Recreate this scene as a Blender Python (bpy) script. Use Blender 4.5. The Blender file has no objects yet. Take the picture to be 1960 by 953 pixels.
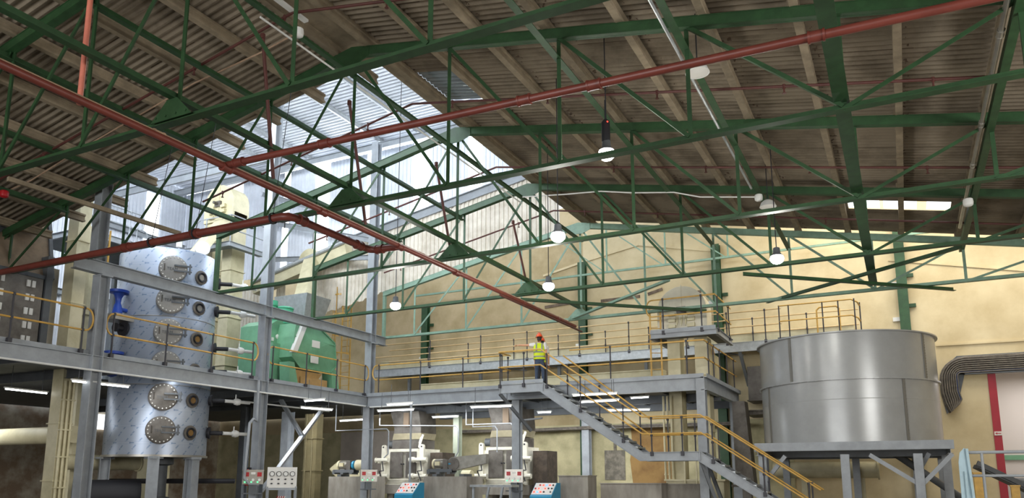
import bpy, bmesh, math, random
from mathutils import Vector as V, Matrix
random.seed(7)
C = bpy.context.scene.collection
SC = bpy.context.scene
PI = math.pi
R = math.radians
# ------------------------------------------------------------------ camera, light, exposure
YAW, PIT, FPX, CXP, CYP, EYE = 0.46787, 0.17535, 1475.0, 980.0, 653.5, 1.6
cam = bpy.data.cameras.new('camera'); co = bpy.data.objects.new('camera', cam); C.objects.link(co)
cam.sensor_width = 36; cam.lens = FPX / 1960 * 36; cam.shift_y = (CYP - 476.5) / 1960
cam.clip_end = 300
co.location = (0, 0, EYE); co.rotation_euler = (PI / 2 + PIT, 0, YAW)
SC.camera = co
SC.view_settings.view_transform = 'Standard'
SC.view_settings.look = 'None'
SC.view_settings.exposure = 0.0
SC.view_settings.gamma = 1
SC.view_settings.use_curve_mapping = False
SC.cycles.max_bounces = 6; SC.cycles.diffuse_bounces = 4; SC.cycles.glossy_bounces = 3
SC.cycles.sample_clamp_indirect = 6
SC.cycles.caustics_reflective = False; SC.cycles.caustics_refractive = False
w = bpy.data.worlds.new('sky'); SC.world = w; w.use_nodes = True
bgn = w.node_tree.nodes['Background']
bgn.inputs[0].default_value = (0.80, 0.88, 1.0, 1); bgn.inputs[1].default_value = 2.5

def area_lamp(name, loc, aim, sx, sy, watts, col=(1, 1, 1)):
    l = bpy.data.lights.new(name, 'AREA'); l.shape = 'RECTANGLE'; l.size = sx; l.size_y = sy
    l.energy = watts; l.color = col
    o = bpy.data.objects.new(name, l); C.objects.link(o); o.location = loc
    o.rotation_euler = V(aim).to_track_quat('-Z', 'Y').to_euler()
    return o
SKYC = (0.86, 0.93, 1.0)
# daylight entering through the openings of the hall, plus two added fill lamps
for _x in (-15, -9.5, -4):
    area_lamp('daylight_gate', (_x, -11.6, 4.2), (0, 1, 0.10), 4, 7, 720, (1, .97, .92))
for _y in (5, 7.5, 10, 12.5):
    area_lamp('daylight_side_window', (8.7, _y, 5.2), (-1, 0.35, 0.0), 1.5, 3.0, 300, (1, .97, .92))
area_lamp('daylight_tower_gable', (-18, 26.8, 14.8), (0, -1, -0.25), 14, 3.0, 950, SKYC)
area_lamp('fill_tower_front', (-20, 14.2, 14.4), (0, 1, 0.0), 14, 3.2, 1500, SKYC)  # added fill lamp, brightens the cladding strip and the high roof
area_lamp('fill_rear_bay', (2.0, 30, 13.6), (0, 0.25, -1), 12, 3.2, 760, (1, .93, .80))  # added fill lamp, brightens the back wall from above

# ------------------------------------------------------------------ pixel to place
_f = V((-math.sin(YAW) * math.cos(PIT), math.cos(YAW) * math.cos(PIT), math.sin(PIT)))
_r = V((math.cos(YAW), math.sin(YAW), 0)); _u = _r.cross(_f)
def at(px, py, X=None, Y=None, Z=None):
    d = _f + _r * ((px - CXP) / FPX) - _u * ((py - CYP) / FPX)
    t = X / d.x if X is not None else Y / d.y if Y is not None else (Z - EYE) / d.z
    return V((0, 0, EYE)) + d * t

# ------------------------------------------------------------------ materials
MATS = {}
def mat(name, col, rough=.6, metal=0., var=.0, scale=3., col2=None, bump=0., emit=0., spec=None, streak=None, thr=(.4, .65)):
    m = bpy.data.materials.new(name); m.use_nodes = True; MATS[name] = m
    nt = m.node_tree; b = nt.nodes['Principled BSDF']
    b.inputs['Base Color'].default_value = (*col, 1); b.inputs['Roughness'].default_value = rough
    b.inputs['Metallic'].default_value = metal
    if spec is not None: b.inputs['Specular IOR Level'].default_value = spec
    if emit:
        b.inputs['Emission Color'].default_value = (*col, 1); b.inputs['Emission Strength'].default_value = emit
    if var or col2:
        g = nt.nodes.new('ShaderNodeNewGeometry')
        mp = nt.nodes.new('ShaderNodeMapping'); nt.links.new(g.outputs['Position'], mp.inputs[0])
        if streak: mp.inputs['Scale'].default_value = streak
        n = nt.nodes.new('ShaderNodeTexNoise'); n.inputs['Scale'].default_value = scale
        n.inputs['Detail'].default_value = 7; n.inputs['Roughness'].default_value = .62
        nt.links.new(mp.outputs[0], n.inputs['Vector'])
        rp = nt.nodes.new('ShaderNodeValToRGB'); e = rp.color_ramp.elements
        e[0].position, e[1].position = thr
        c2 = col2 or tuple(max(0, c * (1 - var)) for c in col)
        c1 = col if col2 else tuple(min(1, c * (1 + var)) for c in col)
        e[0].color = (*c2, 1); e[1].color = (*c1, 1)
        nt.links.new(n.outputs['Fac'], rp.inputs[0]); nt.links.new(rp.outputs[0], b.inputs['Base Color'])
        if bump:
            bp = nt.nodes.new('ShaderNodeBump'); bp.inputs['Strength'].default_value = bump
            bp.inputs['Distance'].default_value = .02
            nt.links.new(n.outputs['Fac'], bp.inputs['Height']); nt.links.new(bp.outputs[0], b.inputs['Normal'])
    return m
def hexc(h):
    v = [int(h[i:i + 2], 16) / 255 for i in (0, 2, 4)]
    return tuple(c / 12.92 if c <= .04045 else ((c + .055) / 1.055) ** 2.4 for c in v)
GREEN = mat('green_paint', hexc('2b4c2c'), .5, 0, .18, 4)
GREENL = mat('mint_paint', hexc('86a590'), .5, 0, .12, 4)
GREY = mat('grey_paint', hexc('9a9fa4'), .5, 0, .10, 2.5)
GREYD = mat('dark_grey_paint', hexc('5c6064'), .55, 0, .12, 3)
GALV = mat('galvanised_steel', hexc('b4b8ba'), .42, .55, .12, 6)
DECKM = mat('deck_plate', hexc('6a6c6c'), .6, .2, .15, 2)
YEL = mat('yellow_paint', hexc('cda250'), .45, 0, .12, 5)
YELP = mat('dusty_yellow_paint', hexc('d9bb88'), .55, 0, .08, 5)
POST = mat('black_tube', hexc('35343a'), .5)
REDP = mat('red_pipe_paint', hexc('74382e'), .42, 0, .12, 3)
REDD = mat('dark_red_pipe', hexc('58302a'), .55, 0, .15, 4)
DUSTY = mat('dusty_pipe', hexc('b89a80'), .7, 0, .12, 5)
ROOFM = mat('fibre_cement_sheet', hexc('8f8371'), .9, 0, .0, .9, col2=hexc('716656'), thr=(.38, .56))
PURL = mat('weathered_purlin', hexc('93856f'), .85, 0, .2, 2.5)
CLAD = mat('white_metal_cladding', hexc('e4e8f0'), .38, .2, .05, 2)
FCLAD = mat('fibre_cement_cladding', hexc('e8e0d2'), .85, 0, .0, 1.6, col2=hexc('cdc3b2'), thr=(.35, .6))
PANE = mat('daylight_panel', (.93, .97, 1.0), .5, emit=2.0)
WALLM = mat('cream_plaster', hexc('d9c9a4'), .9, 0, .0, .7, col2=hexc('c4b28b'), thr=(.33, .62))
WALLT = mat('tan_shaded_plaster', hexc('c2af8a'), .9, 0, .0, .8, col2=hexc('a8966f'), thr=(.33, .62))  # tan, dirtier plaster; weaker light there is partly put into the colour
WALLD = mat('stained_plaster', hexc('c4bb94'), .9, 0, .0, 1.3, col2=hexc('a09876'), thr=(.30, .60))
RUSTW = mat('ochre_stained_plaster', hexc('9a7a4a'), .9, 0, .0, 1.2, col2=hexc('7c5e38'), thr=(.35, .6))
CONC = mat('concrete', hexc('a39d93'), .9, 0, .0, 2.2, col2=hexc('857f76'), thr=(.36, .62), streak=(1, 1, .35), bump=.2)
FLOORM = mat('concrete_floor', hexc('8b877e'), .8, 0, .0, .8, col2=hexc('6c675f'))
CREAM = mat('cream_machine_paint', hexc('d9d0ae'), .5, 0, .0, 1.5, col2=hexc('bdb48f'), thr=(.3, .62))
WHITE = mat('white_machine_paint', hexc('dcd8c8'), .5, 0, .08, 4)
PANELD = mat('worn_steel_panel', hexc('75706a'), .5, .4, .0, 2.5, col2=hexc('5a554f'), thr=(.35, .6))
STEEL = mat('brushed_steel', hexc('a8a49c'), .35, .7, .12, 2)
RUST = mat('rusty_dirt', hexc('6e5f50'), .85, 0, .3, 4)
BLACK = mat('black_rubber', hexc('25252a'), .6)
BLUE = mat('blue_enamel', hexc('2f8fb6'), .4, 0, .05, 3)
BLUED = mat('blue_valve_paint', hexc('2448a8'), .4)
MGREEN = mat('green_machine_enamel', hexc('72a884'), .45, 0, .10, 2.2)
CARD = mat('tan_plate', hexc('c09a62'), .8, 0, .1, 3)
PAPER = mat('white_plate', hexc('e4e2dc'), .6)
TUBE = mat('lit_fluorescent_tube', (.95, .98, 1.0), .4, emit=7)
LAMP = mat('lit_lamp_lens', (1, .98, .94), .4, emit=30)
LEDR = mat('red_indicator', (1, .05, .03), .4, emit=3)
LEDG = mat('green_indicator', (.1, .9, .3), .4, emit=2)
LEDB = mat('blue_indicator', (.1, .3, 1), .4, emit=2)
LEDY = mat('amber_indicator', (1, .7, .1), .4, emit=2)
WHITEB = mat('white_plastic', hexc('e6e6e2'), .45)
REDB = mat('red_plastic', hexc('b01c22'), .4)
REDJ = mat('red_door_paint', hexc('a51f30'), .5, 0, .08, 2)
TANKM = mat('tank_grey_enamel', hexc('a4a6a6'), .27, .1, .05, 1.5)
CABLE = mat('grey_cable', hexc('6f685f'), .7, 0, .25, 8)
CABLEB = mat('blue_cable', hexc('4f68a8'), .5)
BRICKM = mat('old_brick', hexc('c0b6a2'), .9, 0, .0, 1.2, col2=hexc('8f7a64'))
SKIN = mat('skin', hexc('d9a07c'), .6)
HIVIS = mat('hi_vis_yellow', hexc('d6ea1a'), .6)
REFL = mat('grey_reflective_tape', hexc('8b9088'), .35)
DENIM = mat('blue_denim', hexc('45536a'), .85, 0, .15, 20)
DARKCL = mat('dark_trousers', hexc('26262b'), .85)
TEE = mat('white_cotton', hexc('e6e2de'), .85)
ORANGE = mat('orange_helmet', hexc('ef5a24'), .3)
HAIR = mat('dark_hair', hexc('2a211c'), .7)
PALEB = mat('pale_blue_paint', hexc('a9c2cc'), .5, 0, .08, 3)
GLASSD = mat('amber_sight_glass', hexc('8a6a3c'), .15)

# ------------------------------------------------------------------ mesh builder
class MB:
    def __init__(s): s.v = []; s.f = []; s.sm = []; s.mi = []; s.cur = 0
    def poly(s, pts, smooth=False):
        b = len(s.v); s.v += [tuple(p) for p in pts]; s.f.append(tuple(range(b, b + len(pts)))); s.sm.append(smooth); s.mi.append(s.cur)
    def grid(s, rings, closed=True, caps=True, smooth=False):
        b = len(s.v); n = len(rings[0])
        for r in rings: s.v += [tuple(p) for p in r]
        for i in range(len(rings) - 1):
            for j in range(n if closed else n - 1):
                k = (j + 1) % n
                s.f.append((b + i * n + j, b + i * n + k, b + (i + 1) * n + k, b + (i + 1) * n + j)); s.sm.append(smooth); s.mi.append(s.cur)
        if caps and closed:
            s.f.append(tuple(range(b, b + n))[::-1]); s.sm.append(False); s.mi.append(s.cur)
            e = b + (len(rings) - 1) * n
            s.f.append(tuple(range(e, e + n))); s.sm.append(False); s.mi.append(s.cur)
        return s
    def prism(s, pts, vec):
        vec = V(vec); a = [V(p) for p in pts]
        return s.grid([a, [p + vec for p in a]])
    def sec(s, p, q, prof, up=(0, 0, 1)):
        p, q, up = V(p), V(q), V(up); d = (q - p).normalized()
        x = d.cross(up)
        if x.length < 1e-4: x = d.cross(V((0, 1, 0)))
        x.normalize(); y = x.cross(d)
        return s.grid([[p + x * a + y * b for a, b in prof], [q + x * a + y * b for a, b in prof]])
    def bar(s, p, q, w, h, up=(0, 0, 1)):
        return s.sec(p, q, [(-w / 2, -h / 2), (w / 2, -h / 2), (w / 2, h / 2), (-w / 2, h / 2)], up)
    def box(s, x0, x1, y0, y1, z0, z1):
        return s.prism([(x0, y0, z0), (x1, y0, z0), (x1, y1, z0), (x0, y1, z0)], (0, 0, z1 - z0))
    def tube(s, pts, r, n=8, caps=True):
        P = [V(p) for p in pts]; rings = []; x = None
        for i, p in enumerate(P):
            d0 = (p - P[i - 1]).normalized() if i else None
            d1 = (P[i + 1] - p).normalized() if i < len(P) - 1 else None
            d = ((d0 or d1) + (d1 or d0)).normalized()
            if x is None:
                x = d.cross(V((0, 0, 1)))
                if x.length < 1e-3: x = d.cross(V((0, 1, 0)))
            x = (x - d * x.dot(d)).normalized(); y = d.cross(x)
            k = 1.0 / max(.5, d.dot(d1 or d0)) if d0 and d1 else 1
            rr = r[i] if isinstance(r, (list, tuple)) else r
            rings.append([p + (x * math.cos(2 * PI * j / n) + y * math.sin(2 * PI * j / n)) * rr * (k if k < 1.3 else 1.2) for j in range(n)])
        return s.grid(rings, True, caps, True)
    def lathe(s, c, prof, n=24, ax=(0, 0, 1), smooth=True, caps=True):
        c = V(c); ax = V(ax).normalized(); x = ax.cross(V((0, 0, 1)))
        if x.length < 1e-3: x = V((1, 0, 0))
        x.normalize(); y = ax.cross(x)
        return s.grid([[c + ax * z + (x * math.cos(2 * PI * j / n) + y * math.sin(2 * PI * j / n)) * r for j in range(n)] for r, z in prof], True, caps, smooth)
    def rod(s, p, q, r, n=8): return s.tube([p, q], r, n)
    def build(s, name, m, parent=None):
        me = bpy.data.meshes.new(name)
        off = V((0, 0, 0))
        if parent is not None:
            off = wpos(parent)
        me.from_pydata([tuple(V(p) - off) for p in s.v], [], s.f)
        for x in (m if isinstance(m, list) else [m]): me.materials.append(x)
        me.polygons.foreach_set('use_smooth', s.sm)
        if isinstance(m, list): me.polygons.foreach_set('material_index', s.mi)
        bm = bmesh.new(); bm.from_mesh(me)
        bmesh.ops.remove_doubles(bm, verts=bm.verts, dist=1e-5)
        bmesh.ops.recalc_face_normals(bm, faces=bm.faces); bm.to_mesh(me); bm.free()
        if any(s.sm):
            try: me.set_sharp_from_angle(angle=R(40))
            except Exception: pass
        o = bpy.data.objects.new(name, me); C.objects.link(o)
        if parent is not None: o.parent = parent
        return o
def wpos(o):
    p = V((0, 0, 0))
    while o is not None: p += o.location; o = o.parent
    return p
def IB(w, h, t=.015):
    w, h = w / 2, h / 2; c = t / 2
    return [(-w, -h), (w, -h), (w, -h + t), (c, -h + t), (c, h - t), (w, h - t), (w, h), (-w, h), (-w, h - t), (-c, h - t), (-c, -h + t), (-w, -h + t)]
def LB(a, b, t=.012): return [(0, 0), (a, 0), (a, t), (t, t), (t, b), (0, b)]
def TB(w, h, t=.014): return [(-w / 2, 0), (w / 2, 0), (w / 2, t), (t / 2, t), (t / 2, h), (-t / 2, h), (-t / 2, t), (-w / 2, t)]
def UB(w, h, t=.012): return [(0, 0), (w, 0), (w, t), (t, t), (t, h - t), (w, h - t), (w, h), (0, h)]
def thing(name, label, cat, loc=(0, 0, 0), group=None, kind='thing'):
    o = bpy.data.objects.new(name, None); C.objects.link(o); o.location = loc; o.empty_display_size = .2
    return tag(o, label, cat, group, kind)
def tag(o, label, cat, group=None, kind='thing'):
    o['label'] = label; o['category'] = cat; o['kind'] = kind
    if group: o['group'] = group
    return o
def struct(o, label=None, cat=None):
    o['kind'] = 'structure'
    if label: o['label'] = label; o['category'] = cat
    return o
ORD = ['first', 'second', 'third', 'fourth', 'fifth', 'sixth', 'seventh', 'eighth', 'ninth', 'tenth', 'eleventh', 'twelfth', 'thirteenth', 'fourteenth', 'fifteenth', 'sixteenth', 'seventeenth', 'eighteenth', 'nineteenth', 'twentieth']
# ------------------------------------------------------------------ the hall
RX, RZ, SL = -10.6, 11.12, 0.19                 # ridge line, underside of rafters, roof pitch
def rz(x): return RZ - SL * abs(x - RX)
YW = 33.0
def wallbox(name, m, *b):
    o = MB().box(*b).build(name, m); o['kind'] = 'structure'; return o
wallbox('floor', FLOORM, -36, 9, -12.2, YW + 6, -.3, 0)
# far wall with the doorway at its far end
mb = MB(); DX = 3.05
mb.box(-12.9, DX, YW, YW + .35, 0, 14.5); mb.box(DX, 9, YW, YW + .35, 5.45, 14.5); mb.box(7.4, 9, YW, YW + .35, 0, 5.45)
struct(mb.build('wall_back', WALLM))
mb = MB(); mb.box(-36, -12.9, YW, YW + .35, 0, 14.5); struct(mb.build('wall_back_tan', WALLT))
# darker dirty skim below the platform level, a few mm proud of the wall
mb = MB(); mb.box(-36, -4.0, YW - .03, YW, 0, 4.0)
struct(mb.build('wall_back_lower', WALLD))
mb = MB()
pts = [at(p[0], p[1], Y=YW - .035) for p in [(1207, 812), (1210, 850), (1206, 880), (1213, 935), (1305, 935), (1304, 811)]]
mb.prism(pts, (0, .02, 0)); struct(mb.build('wall_back_patch', RUSTW))
# raised plaster line of an older gable on the wall
mb = MB()
g = [at(x, y, Y=YW - .02) for x, y in [(1040, 528), (1128, 497), (1222, 468), (1365, 480)]]
for a, b in zip(g, g[1:]): mb.bar(a, b, .05, .10)
a, b = at(1792, 661, Y=YW - .02), at(1990, 649, Y=YW - .02); mb.bar(a, b, .05, .07)
a, b = at(1700, 498, Y=YW - .02), at(1990, 520, Y=YW - .02); mb.bar(a, b, .04, .06)
struct(mb.build('trim_1', WALLM))
# room behind the doorway
mb = MB(); mb.box(DX, 9, YW + 5.8, YW + 6, 0, 6); mb.box(9, 9.2, YW, YW + 6, 0, 6); mb.box(DX - .2, DX, YW + .35, YW + 6, 0, 6)
mb.box(DX - .2, 9.2, YW + .35, YW + 6, 6, 6.2)
struct(mb.build('wall_doorway_room', mat('pale_plaster', hexc('d8d2cc'), .9)))
area_lamp('doorway_room_light', (5.5, YW + 3, 5.8), (0, 0, -1), 3, 3, 160, (1, .95, .92))
# other sides of the hall
mb = MB(); mb.box(8.8, 9.1, -12.2, 4, 0, 9); mb.box(8.8, 9.1, 4, 14, 0, 3.6); mb.box(8.8, 9.1, 4, 14, 6.8, 9); mb.box(8.8, 9.1, 14, YW, 0, 14.5)
struct(mb.build('wall_right', WALLM))
mb = MB(); mb.box(-36, -18, -12.5, -12.2, 0, 12); mb.box(-1, 9.1, -12.5, -12.2, 0, 12); mb.box(-18, -1, -12.5, -12.2, 8, 12)
struct(mb.build('wall_front', WALLM))
mb = MB(); mb.box(-36.3, -36, -12.5, YW, 0, 6.9)
struct(mb.build('wall_left', BRICKM))

mb = MB(); mb.box(-8.5, -4.2, 27.3, YW + .3, 14.4, 14.6); mb.box(8.2, 9.1, 27.3, YW + .3, 14.4, 14.6); mb.box(-4.2, 8.2, 27.3, 28.3, 14.4, 14.6); mb.box(-4.2, 8.2, 31.7, YW + .3, 14.4, 14.6)
mb.box(-8.5, 9.1, 27.26, 27.3, 11.9, 14.4); mb.box(-8.5, -8.46, 27.3, YW, 13.6, 14.4)
struct(mb.build('ceiling_rear', CLAD))
mb = MB(); mb.box(-4.2, 8.2, 28.3, 31.7, 14.45, 14.5); o = mb.build('window_16', PANE); o['kind'] = 'structure'  # unseen glowing pane, added where the rear fill lamp hangs
def corr(mb, x0, x1, y0, y1, zf, pitch=.18, amp=.028, along='x'):
    """corrugated sheet, ribs running along x (or y), surface height zf(x, y)"""
    if along == 'x':
        n = max(2, int((y1 - y0) / pitch * 6)); a = []; b = []
        for i in range(n + 1):
            y = y0 + (y1 - y0) * i / n; h = amp * math.cos(2 * PI * y / pitch)
            a.append((x0, y, zf(x0, y) + h)); b.append((x1, y, zf(x1, y) + h))
    else:
        n = max(2, int((x1 - x0) / pitch * 6)); a = []; b = []
        for i in range(n + 1):
            x = x0 + (x1 - x0) * i / n; h = amp * math.cos(2 * PI * x / pitch)
            a.append((x, y0, zf(x, y0) + h)); b.append((x, y1, zf(x, y1) + h))
    mb.grid([a, b], closed=False, caps=False, smooth=True)
def vcorr(mb, p, d, L, z0, z1, pitch=.2, amp=.03, nrm=(0, 1), box=True):
    """vertical profiled cladding: start p(x,y), direction d, length L; z0,z1 functions of distance"""
    n = int(L / pitch); lo = []; hi = []
    for i in range(n):
        for f, h in ((0, 0), (.4, 0), (.5, 1), (.9, 1)):
            s = (i + f) * pitch; x = p[0] + d[0] * s + nrm[0] * h * amp; y = p[1] + d[1] * s + nrm[1] * h * amp
            lo.append((x, y, z0(s))); hi.append((x, y, z1(s)))
    mb.grid([lo, hi], closed=False, caps=False)
def grime(m):
    nt = m.node_tree; b = nt.nodes['Principled BSDF']; N = nt.nodes.new; Lk = nt.links.new
    def mth(op, a, c=None):
        n = N('ShaderNodeMath'); n.operation = op
        for i, v in enumerate((a, c)):
            if v is None: continue
            if isinstance(v, (int, float)): n.inputs[i].default_value = v
            else: Lk(v, n.inputs[i])
        return n.outputs[0]
    g = N('ShaderNodeNewGeometry'); s = N('ShaderNodeSeparateXYZ'); Lk(g.outputs['Position'], s.inputs[0])
    d = mth('FRACT', mth('DIVIDE', mth('SUBTRACT', mth('ABSOLUTE', mth('SUBTRACT', s.outputs[0], RX)), .36), 1.53))
    n = N('ShaderNodeTexNoise'); n.inputs['Scale'].default_value = 9; n.inputs['Detail'].default_value = 5; Lk(g.outputs['Position'], n.inputs['Vector'])
    n2 = N('ShaderNodeTexNoise'); n2.inputs['Scale'].default_value = .8; Lk(g.outputs['Position'], n2.inputs['Vector'])
    near = mth('MULTIPLY', mth('LESS_THAN', d, .12), mth('GREATER_THAN', mth('ADD', n.outputs['Fac'], mth('MULTIPLY', n2.outputs['Fac'], .35)), .80))
    lap = mth('MULTIPLY', mth('LESS_THAN', mth('FRACT', mth('DIVIDE', s.outputs[1], 1.08)), .02), mth('GREATER_THAN', n2.outputs['Fac'], .47))
    k = mth('MINIMUM', mth('ADD', near, lap), 1)
    old = b.inputs['Base Color'].links[0].from_socket
    mx = N('ShaderNodeMix'); mx.data_type = 'RGBA'; Lk(k, mx.inputs[0]); Lk(old, mx.inputs[6]); mx.inputs[7].default_value = (*hexc('5a4c3e'), 1); Lk(mx.outputs[2], b.inputs['Base Color'])
grime(ROOFM)
zs = lambda x, y: rz(x) + .50
# asbestos roof, right slope with a gap for the rooflight strip and one clear sheet
H = (-.96, 1.72, 24.15, 24.9); S = (-10.1, -8.75, 14.7, 16.4)
mb = MB()
corr(mb, RX, 9.1, -12.2, S[2], zs); corr(mb, S[1], 9.1, S[2], S[3], zs); corr(mb, RX, S[0], S[2], S[3], zs); corr(mb, RX, 9.1, S[3], H[2], zs)
corr(mb, RX, H[0], H[2], H[3], zs); corr(mb, H[1], 9.1, H[2], H[3], zs); corr(mb, RX, 9.1, H[3], 27.25, zs)
rs = mb.build('ceiling', ROOFM); struct(rs)
mb = MB(); corr(mb, -36.2, RX, -12.2, 13.85, zs)
struct(mb.build('ceiling_left', ROOFM))
mb = MB(); corr(mb, H[0], -.1, H[2], H[3], lambda x, y: zs(x, y) + .03); corr(mb, .0, H[1] - .85, H[2], H[3], lambda x, y: zs(x, y) + .03); corr(mb, H[1] - .6, H[1], H[2], H[3], lambda x, y: zs(x, y) + .03)
tag(mb.build('rooflight', PANE), 'bright narrow rooflight strip glowing in the dark sheeted roof above the tank', 'rooflight')
mb = MB(); corr(mb, S[0], S[1], S[2], S[3], lambda x, y: zs(x, y) + .03)
tag(mb.build('roof_sheet', mat('shiny_clear_sheet', hexc('b8c4cc'), .12, .6)), 'small shiny metal roof sheet patch beside the ridge opening', 'roof sheet')
# purlins
PX = [.45, 1.9, 3.35, 4.85, 6.4, 7.95, 9.5, 11.05, 12.6, 14.15, 15.7, 17.3]
for sgn in (1, -1):
    for i, dx in enumerate(PX):
        x = RX + sgn * dx; y1 = 27.45 if sgn > 0 else 14.1 + (.25 if i % 3 == 0 else 0)
        mb = MB(); z = rz(x) + .21
        mb.sec((x, -2, z), (x, y1, z), [(-.07, 0), (.07, 0), (.07, .05), (.03, .07), (.03, .16), (.07, .18), (.07, .23), (-.07, .23), (-.07, .18), (-.03, .16), (-.03, .07), (-.07, .05)])
        for y in (8.3, 12.9, 17.5, 22.2, 26.7):
            if y < y1: mb.box(x - .11, x - .07, y - .06, y + .06, z - .02, z + .16)
        tag(mb.build('roof_purlin', PURL), f"{ORD[i]} dusty brown roof purlin from the ridge on the {'long dark slope over the tank' if sgn > 0 else 'slope ending at the opening'}", 'purlin', 'roof purlins')
mb = MB(); mb.prism([(RX - .42, -2, RZ + .42), (RX + .5, -2, RZ + .42), (RX + .5, -2, RZ + .34), (RX - .42, -2, RZ + .34)], (0, 15.8, 0))
mb.prism([(RX, 13.8, RZ + .42), (RX + .5, 13.8, RZ + .40), (RX + .5, 13.8, RZ + .30), (RX, 13.8, RZ + .32)], (0, 13.4, 0))
struct(mb.build('trim_2', PURL))

# ------------------------------------------------------------------ roof trusses
ND = 2.53
def truss(Y, xl, label, mint=False, ylab=''):
    t = thing('roof_truss', label, 'truss', (RX, Y, 7.5), 'green roof trusses')
    M = GREENL if mint else GREEN
    xr = 8.4; zb = 7.5
    h = .2; 
    for s, xe in ((1, xr), (-1, xl)):
        mb = MB()
        a, b = V((RX, Y, rz(RX) + .1)), V((xe, Y, rz(xe) + .1))
        for yy in (-.055, .055): mb.sec(a + V((0, yy, 0)), b + V((0, yy, 0)), UB(.05 * (1 if yy < 0 else -1) * s, h, .014) if False else [(-.02, -h / 2), (.02, -h / 2), (.02, h / 2), (-.02, h / 2)])
        mb.sec(a + V((0, 0, -.09)), b + V((0, 0, -.09)), [(-.085, -.008), (.085, -.008), (.085, .008), (-.085, .008)])
        mb.sec(a + V((0, 0, .1)), b + V((0, 0, .1)), [(-.085, -.008), (.085, -.008), (.085, .008), (-.085, .008)])
        mb.build('rafter', M, t)
    mb = MB(); mb.sec((xl, Y, zb), (xr, Y, zb), TB(.17, .11, .016)); mb.build('bottom_chord', M, t)
    for k in range(-7, 8):
        x = RX + k * ND
        if not (xl - .01 <= x <= xr): continue
        zt = rz(x)
        mb = MB(); mb.sec((x, Y + .03, zb + .02), (x, Y + .03, zt + .1), LB(.08, .08, .012), (1, 0, 0)); mb.build('post', M, t)
        # braces fall outward from the ridge, then fall back towards the ridge past the fourth post
        if k < 0: bx, tx = x, x + ND
        elif k == 0: continue
        elif k <= 4: bx, tx = x, x - ND
        else: bx, tx = x - ND, x
        mb = MB(); mb.sec((tx, Y - .03, rz(tx) + .03), (bx, Y - .03, zb + .05), LB(.07, .07, .012), (0, 1, 0)); mb.build('brace', M, t)
    if xl > -25:
        x = xl + .05; mb = MB(); mb.bar((x, Y, zb), (x, Y, rz(x) + .15), .12, .12, (1, 0, 0)); mb.build('post', M, t)
    mb = MB(); mb.prism([(RX - .5, Y - .075, zb + .06), (RX + .5, Y - .075, zb + .06), (RX + .12, Y - .075, zb + .42), (RX - .12, Y - .075, zb + .42)], (0, .016, 0))
    for i in range(4): mb.lathe((RX - .36 + i * .24, Y - .075, zb + .13), [(.02, -.02), (.02, 0)], 6, (0, 1, 0))
    mb.build('gusset_plate', M, t)
    mb = MB(); mb.prism([(RX - .5, Y - .09, rz(RX - .5) + .18), (RX, Y - .09, RZ + .2), (RX + .5, Y - .09, rz(RX + .5) + .18), (RX + .5, Y - .09, rz(RX + .5) - .04), (RX + .18, Y - .09, RZ - .26), (RX - .18, Y - .09, RZ - .26), (RX - .5, Y - .09, rz(RX - .5) - .04)], (0, .016, 0))
    mb.build('apex_plate', M, t)
    return t
truss(8.3, -28.4, 'dark green lattice roof truss highest up, with the long red pipe beyond it')
truss(12.9, -28.4, 'dark green roof truss at the cut roof edge above the red elbow pipe')
truss(17.5, -19.75, 'green roof truss whose end post stands on the grey beam before the steel tower')
truss(22.2, -19.75, 'green roof truss whose end post stands on the grey beam above the green machine')
truss(26.7, -19.75, 'pale mint roof truss closest to the cream wall with a bright apex plate', True)
# longitudinal ties under the rafters
TIES = [(RX, 10.72, -2, 27.0, 'beneath the ridge, along the opening'), (RX + 2 * ND, rz(RX + 2 * ND) - .32, -2, 27.0, 'passing beside the hooded lamp'), (RX + 3 * ND, rz(RX + 3 * ND) - .32, -2, 27, 'carrying a thin pale conduit over the white lamp'),
        (RX + 4 * ND, 7.66, -2, 26.6, 'wide and light, crossing the chords at the W-shaped braces'), (RX + 5 * ND, rz(RX + 5 * ND) - .1, -2, 27, 'almost upright, with a bright conduit strapped to it'),
        (RX - ND, rz(RX - ND) - .12, -2, 22.2, 'one bay down from the ridge on the opening side'), (RX - 2 * ND, rz(RX - 2 * ND) - .1, -2, 22.1, 'two bays down from the ridge on the opening side'),
        (RX - 3 * ND, rz(RX - 3 * ND) - .1, -2, 17.5, 'three bays down from the ridge on the opening side'), (RX - 4 * ND, rz(RX - 4 * ND) - .1, -2, 13.0, 'ending at the roof edge over the brown hopper'),
        (RX, 8.0, -2, 27.4, 'running low just above the paired pipes')]
for x, z, y0, y1, d in TIES:
    mb = MB(); wd = .22 if z < 9 and x > -2 and x < 1 else .14
    if wd > .2:
        mb.sec((x, y0, z), (x, y1, z), TB(.24, .16, .016)[::1])
    else: mb.sec((x - .06, y0, z - .08), (x - .06, y1, z - .08), [(0, 0), (wd, 0), (wd, .016), (.016, .016), (.016, .17), (0, .17)])
    tag(mb.build('roof_tie', GREEN), f'green steel roof tie {d}', 'roof tie', 'ties between the trusses')
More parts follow.
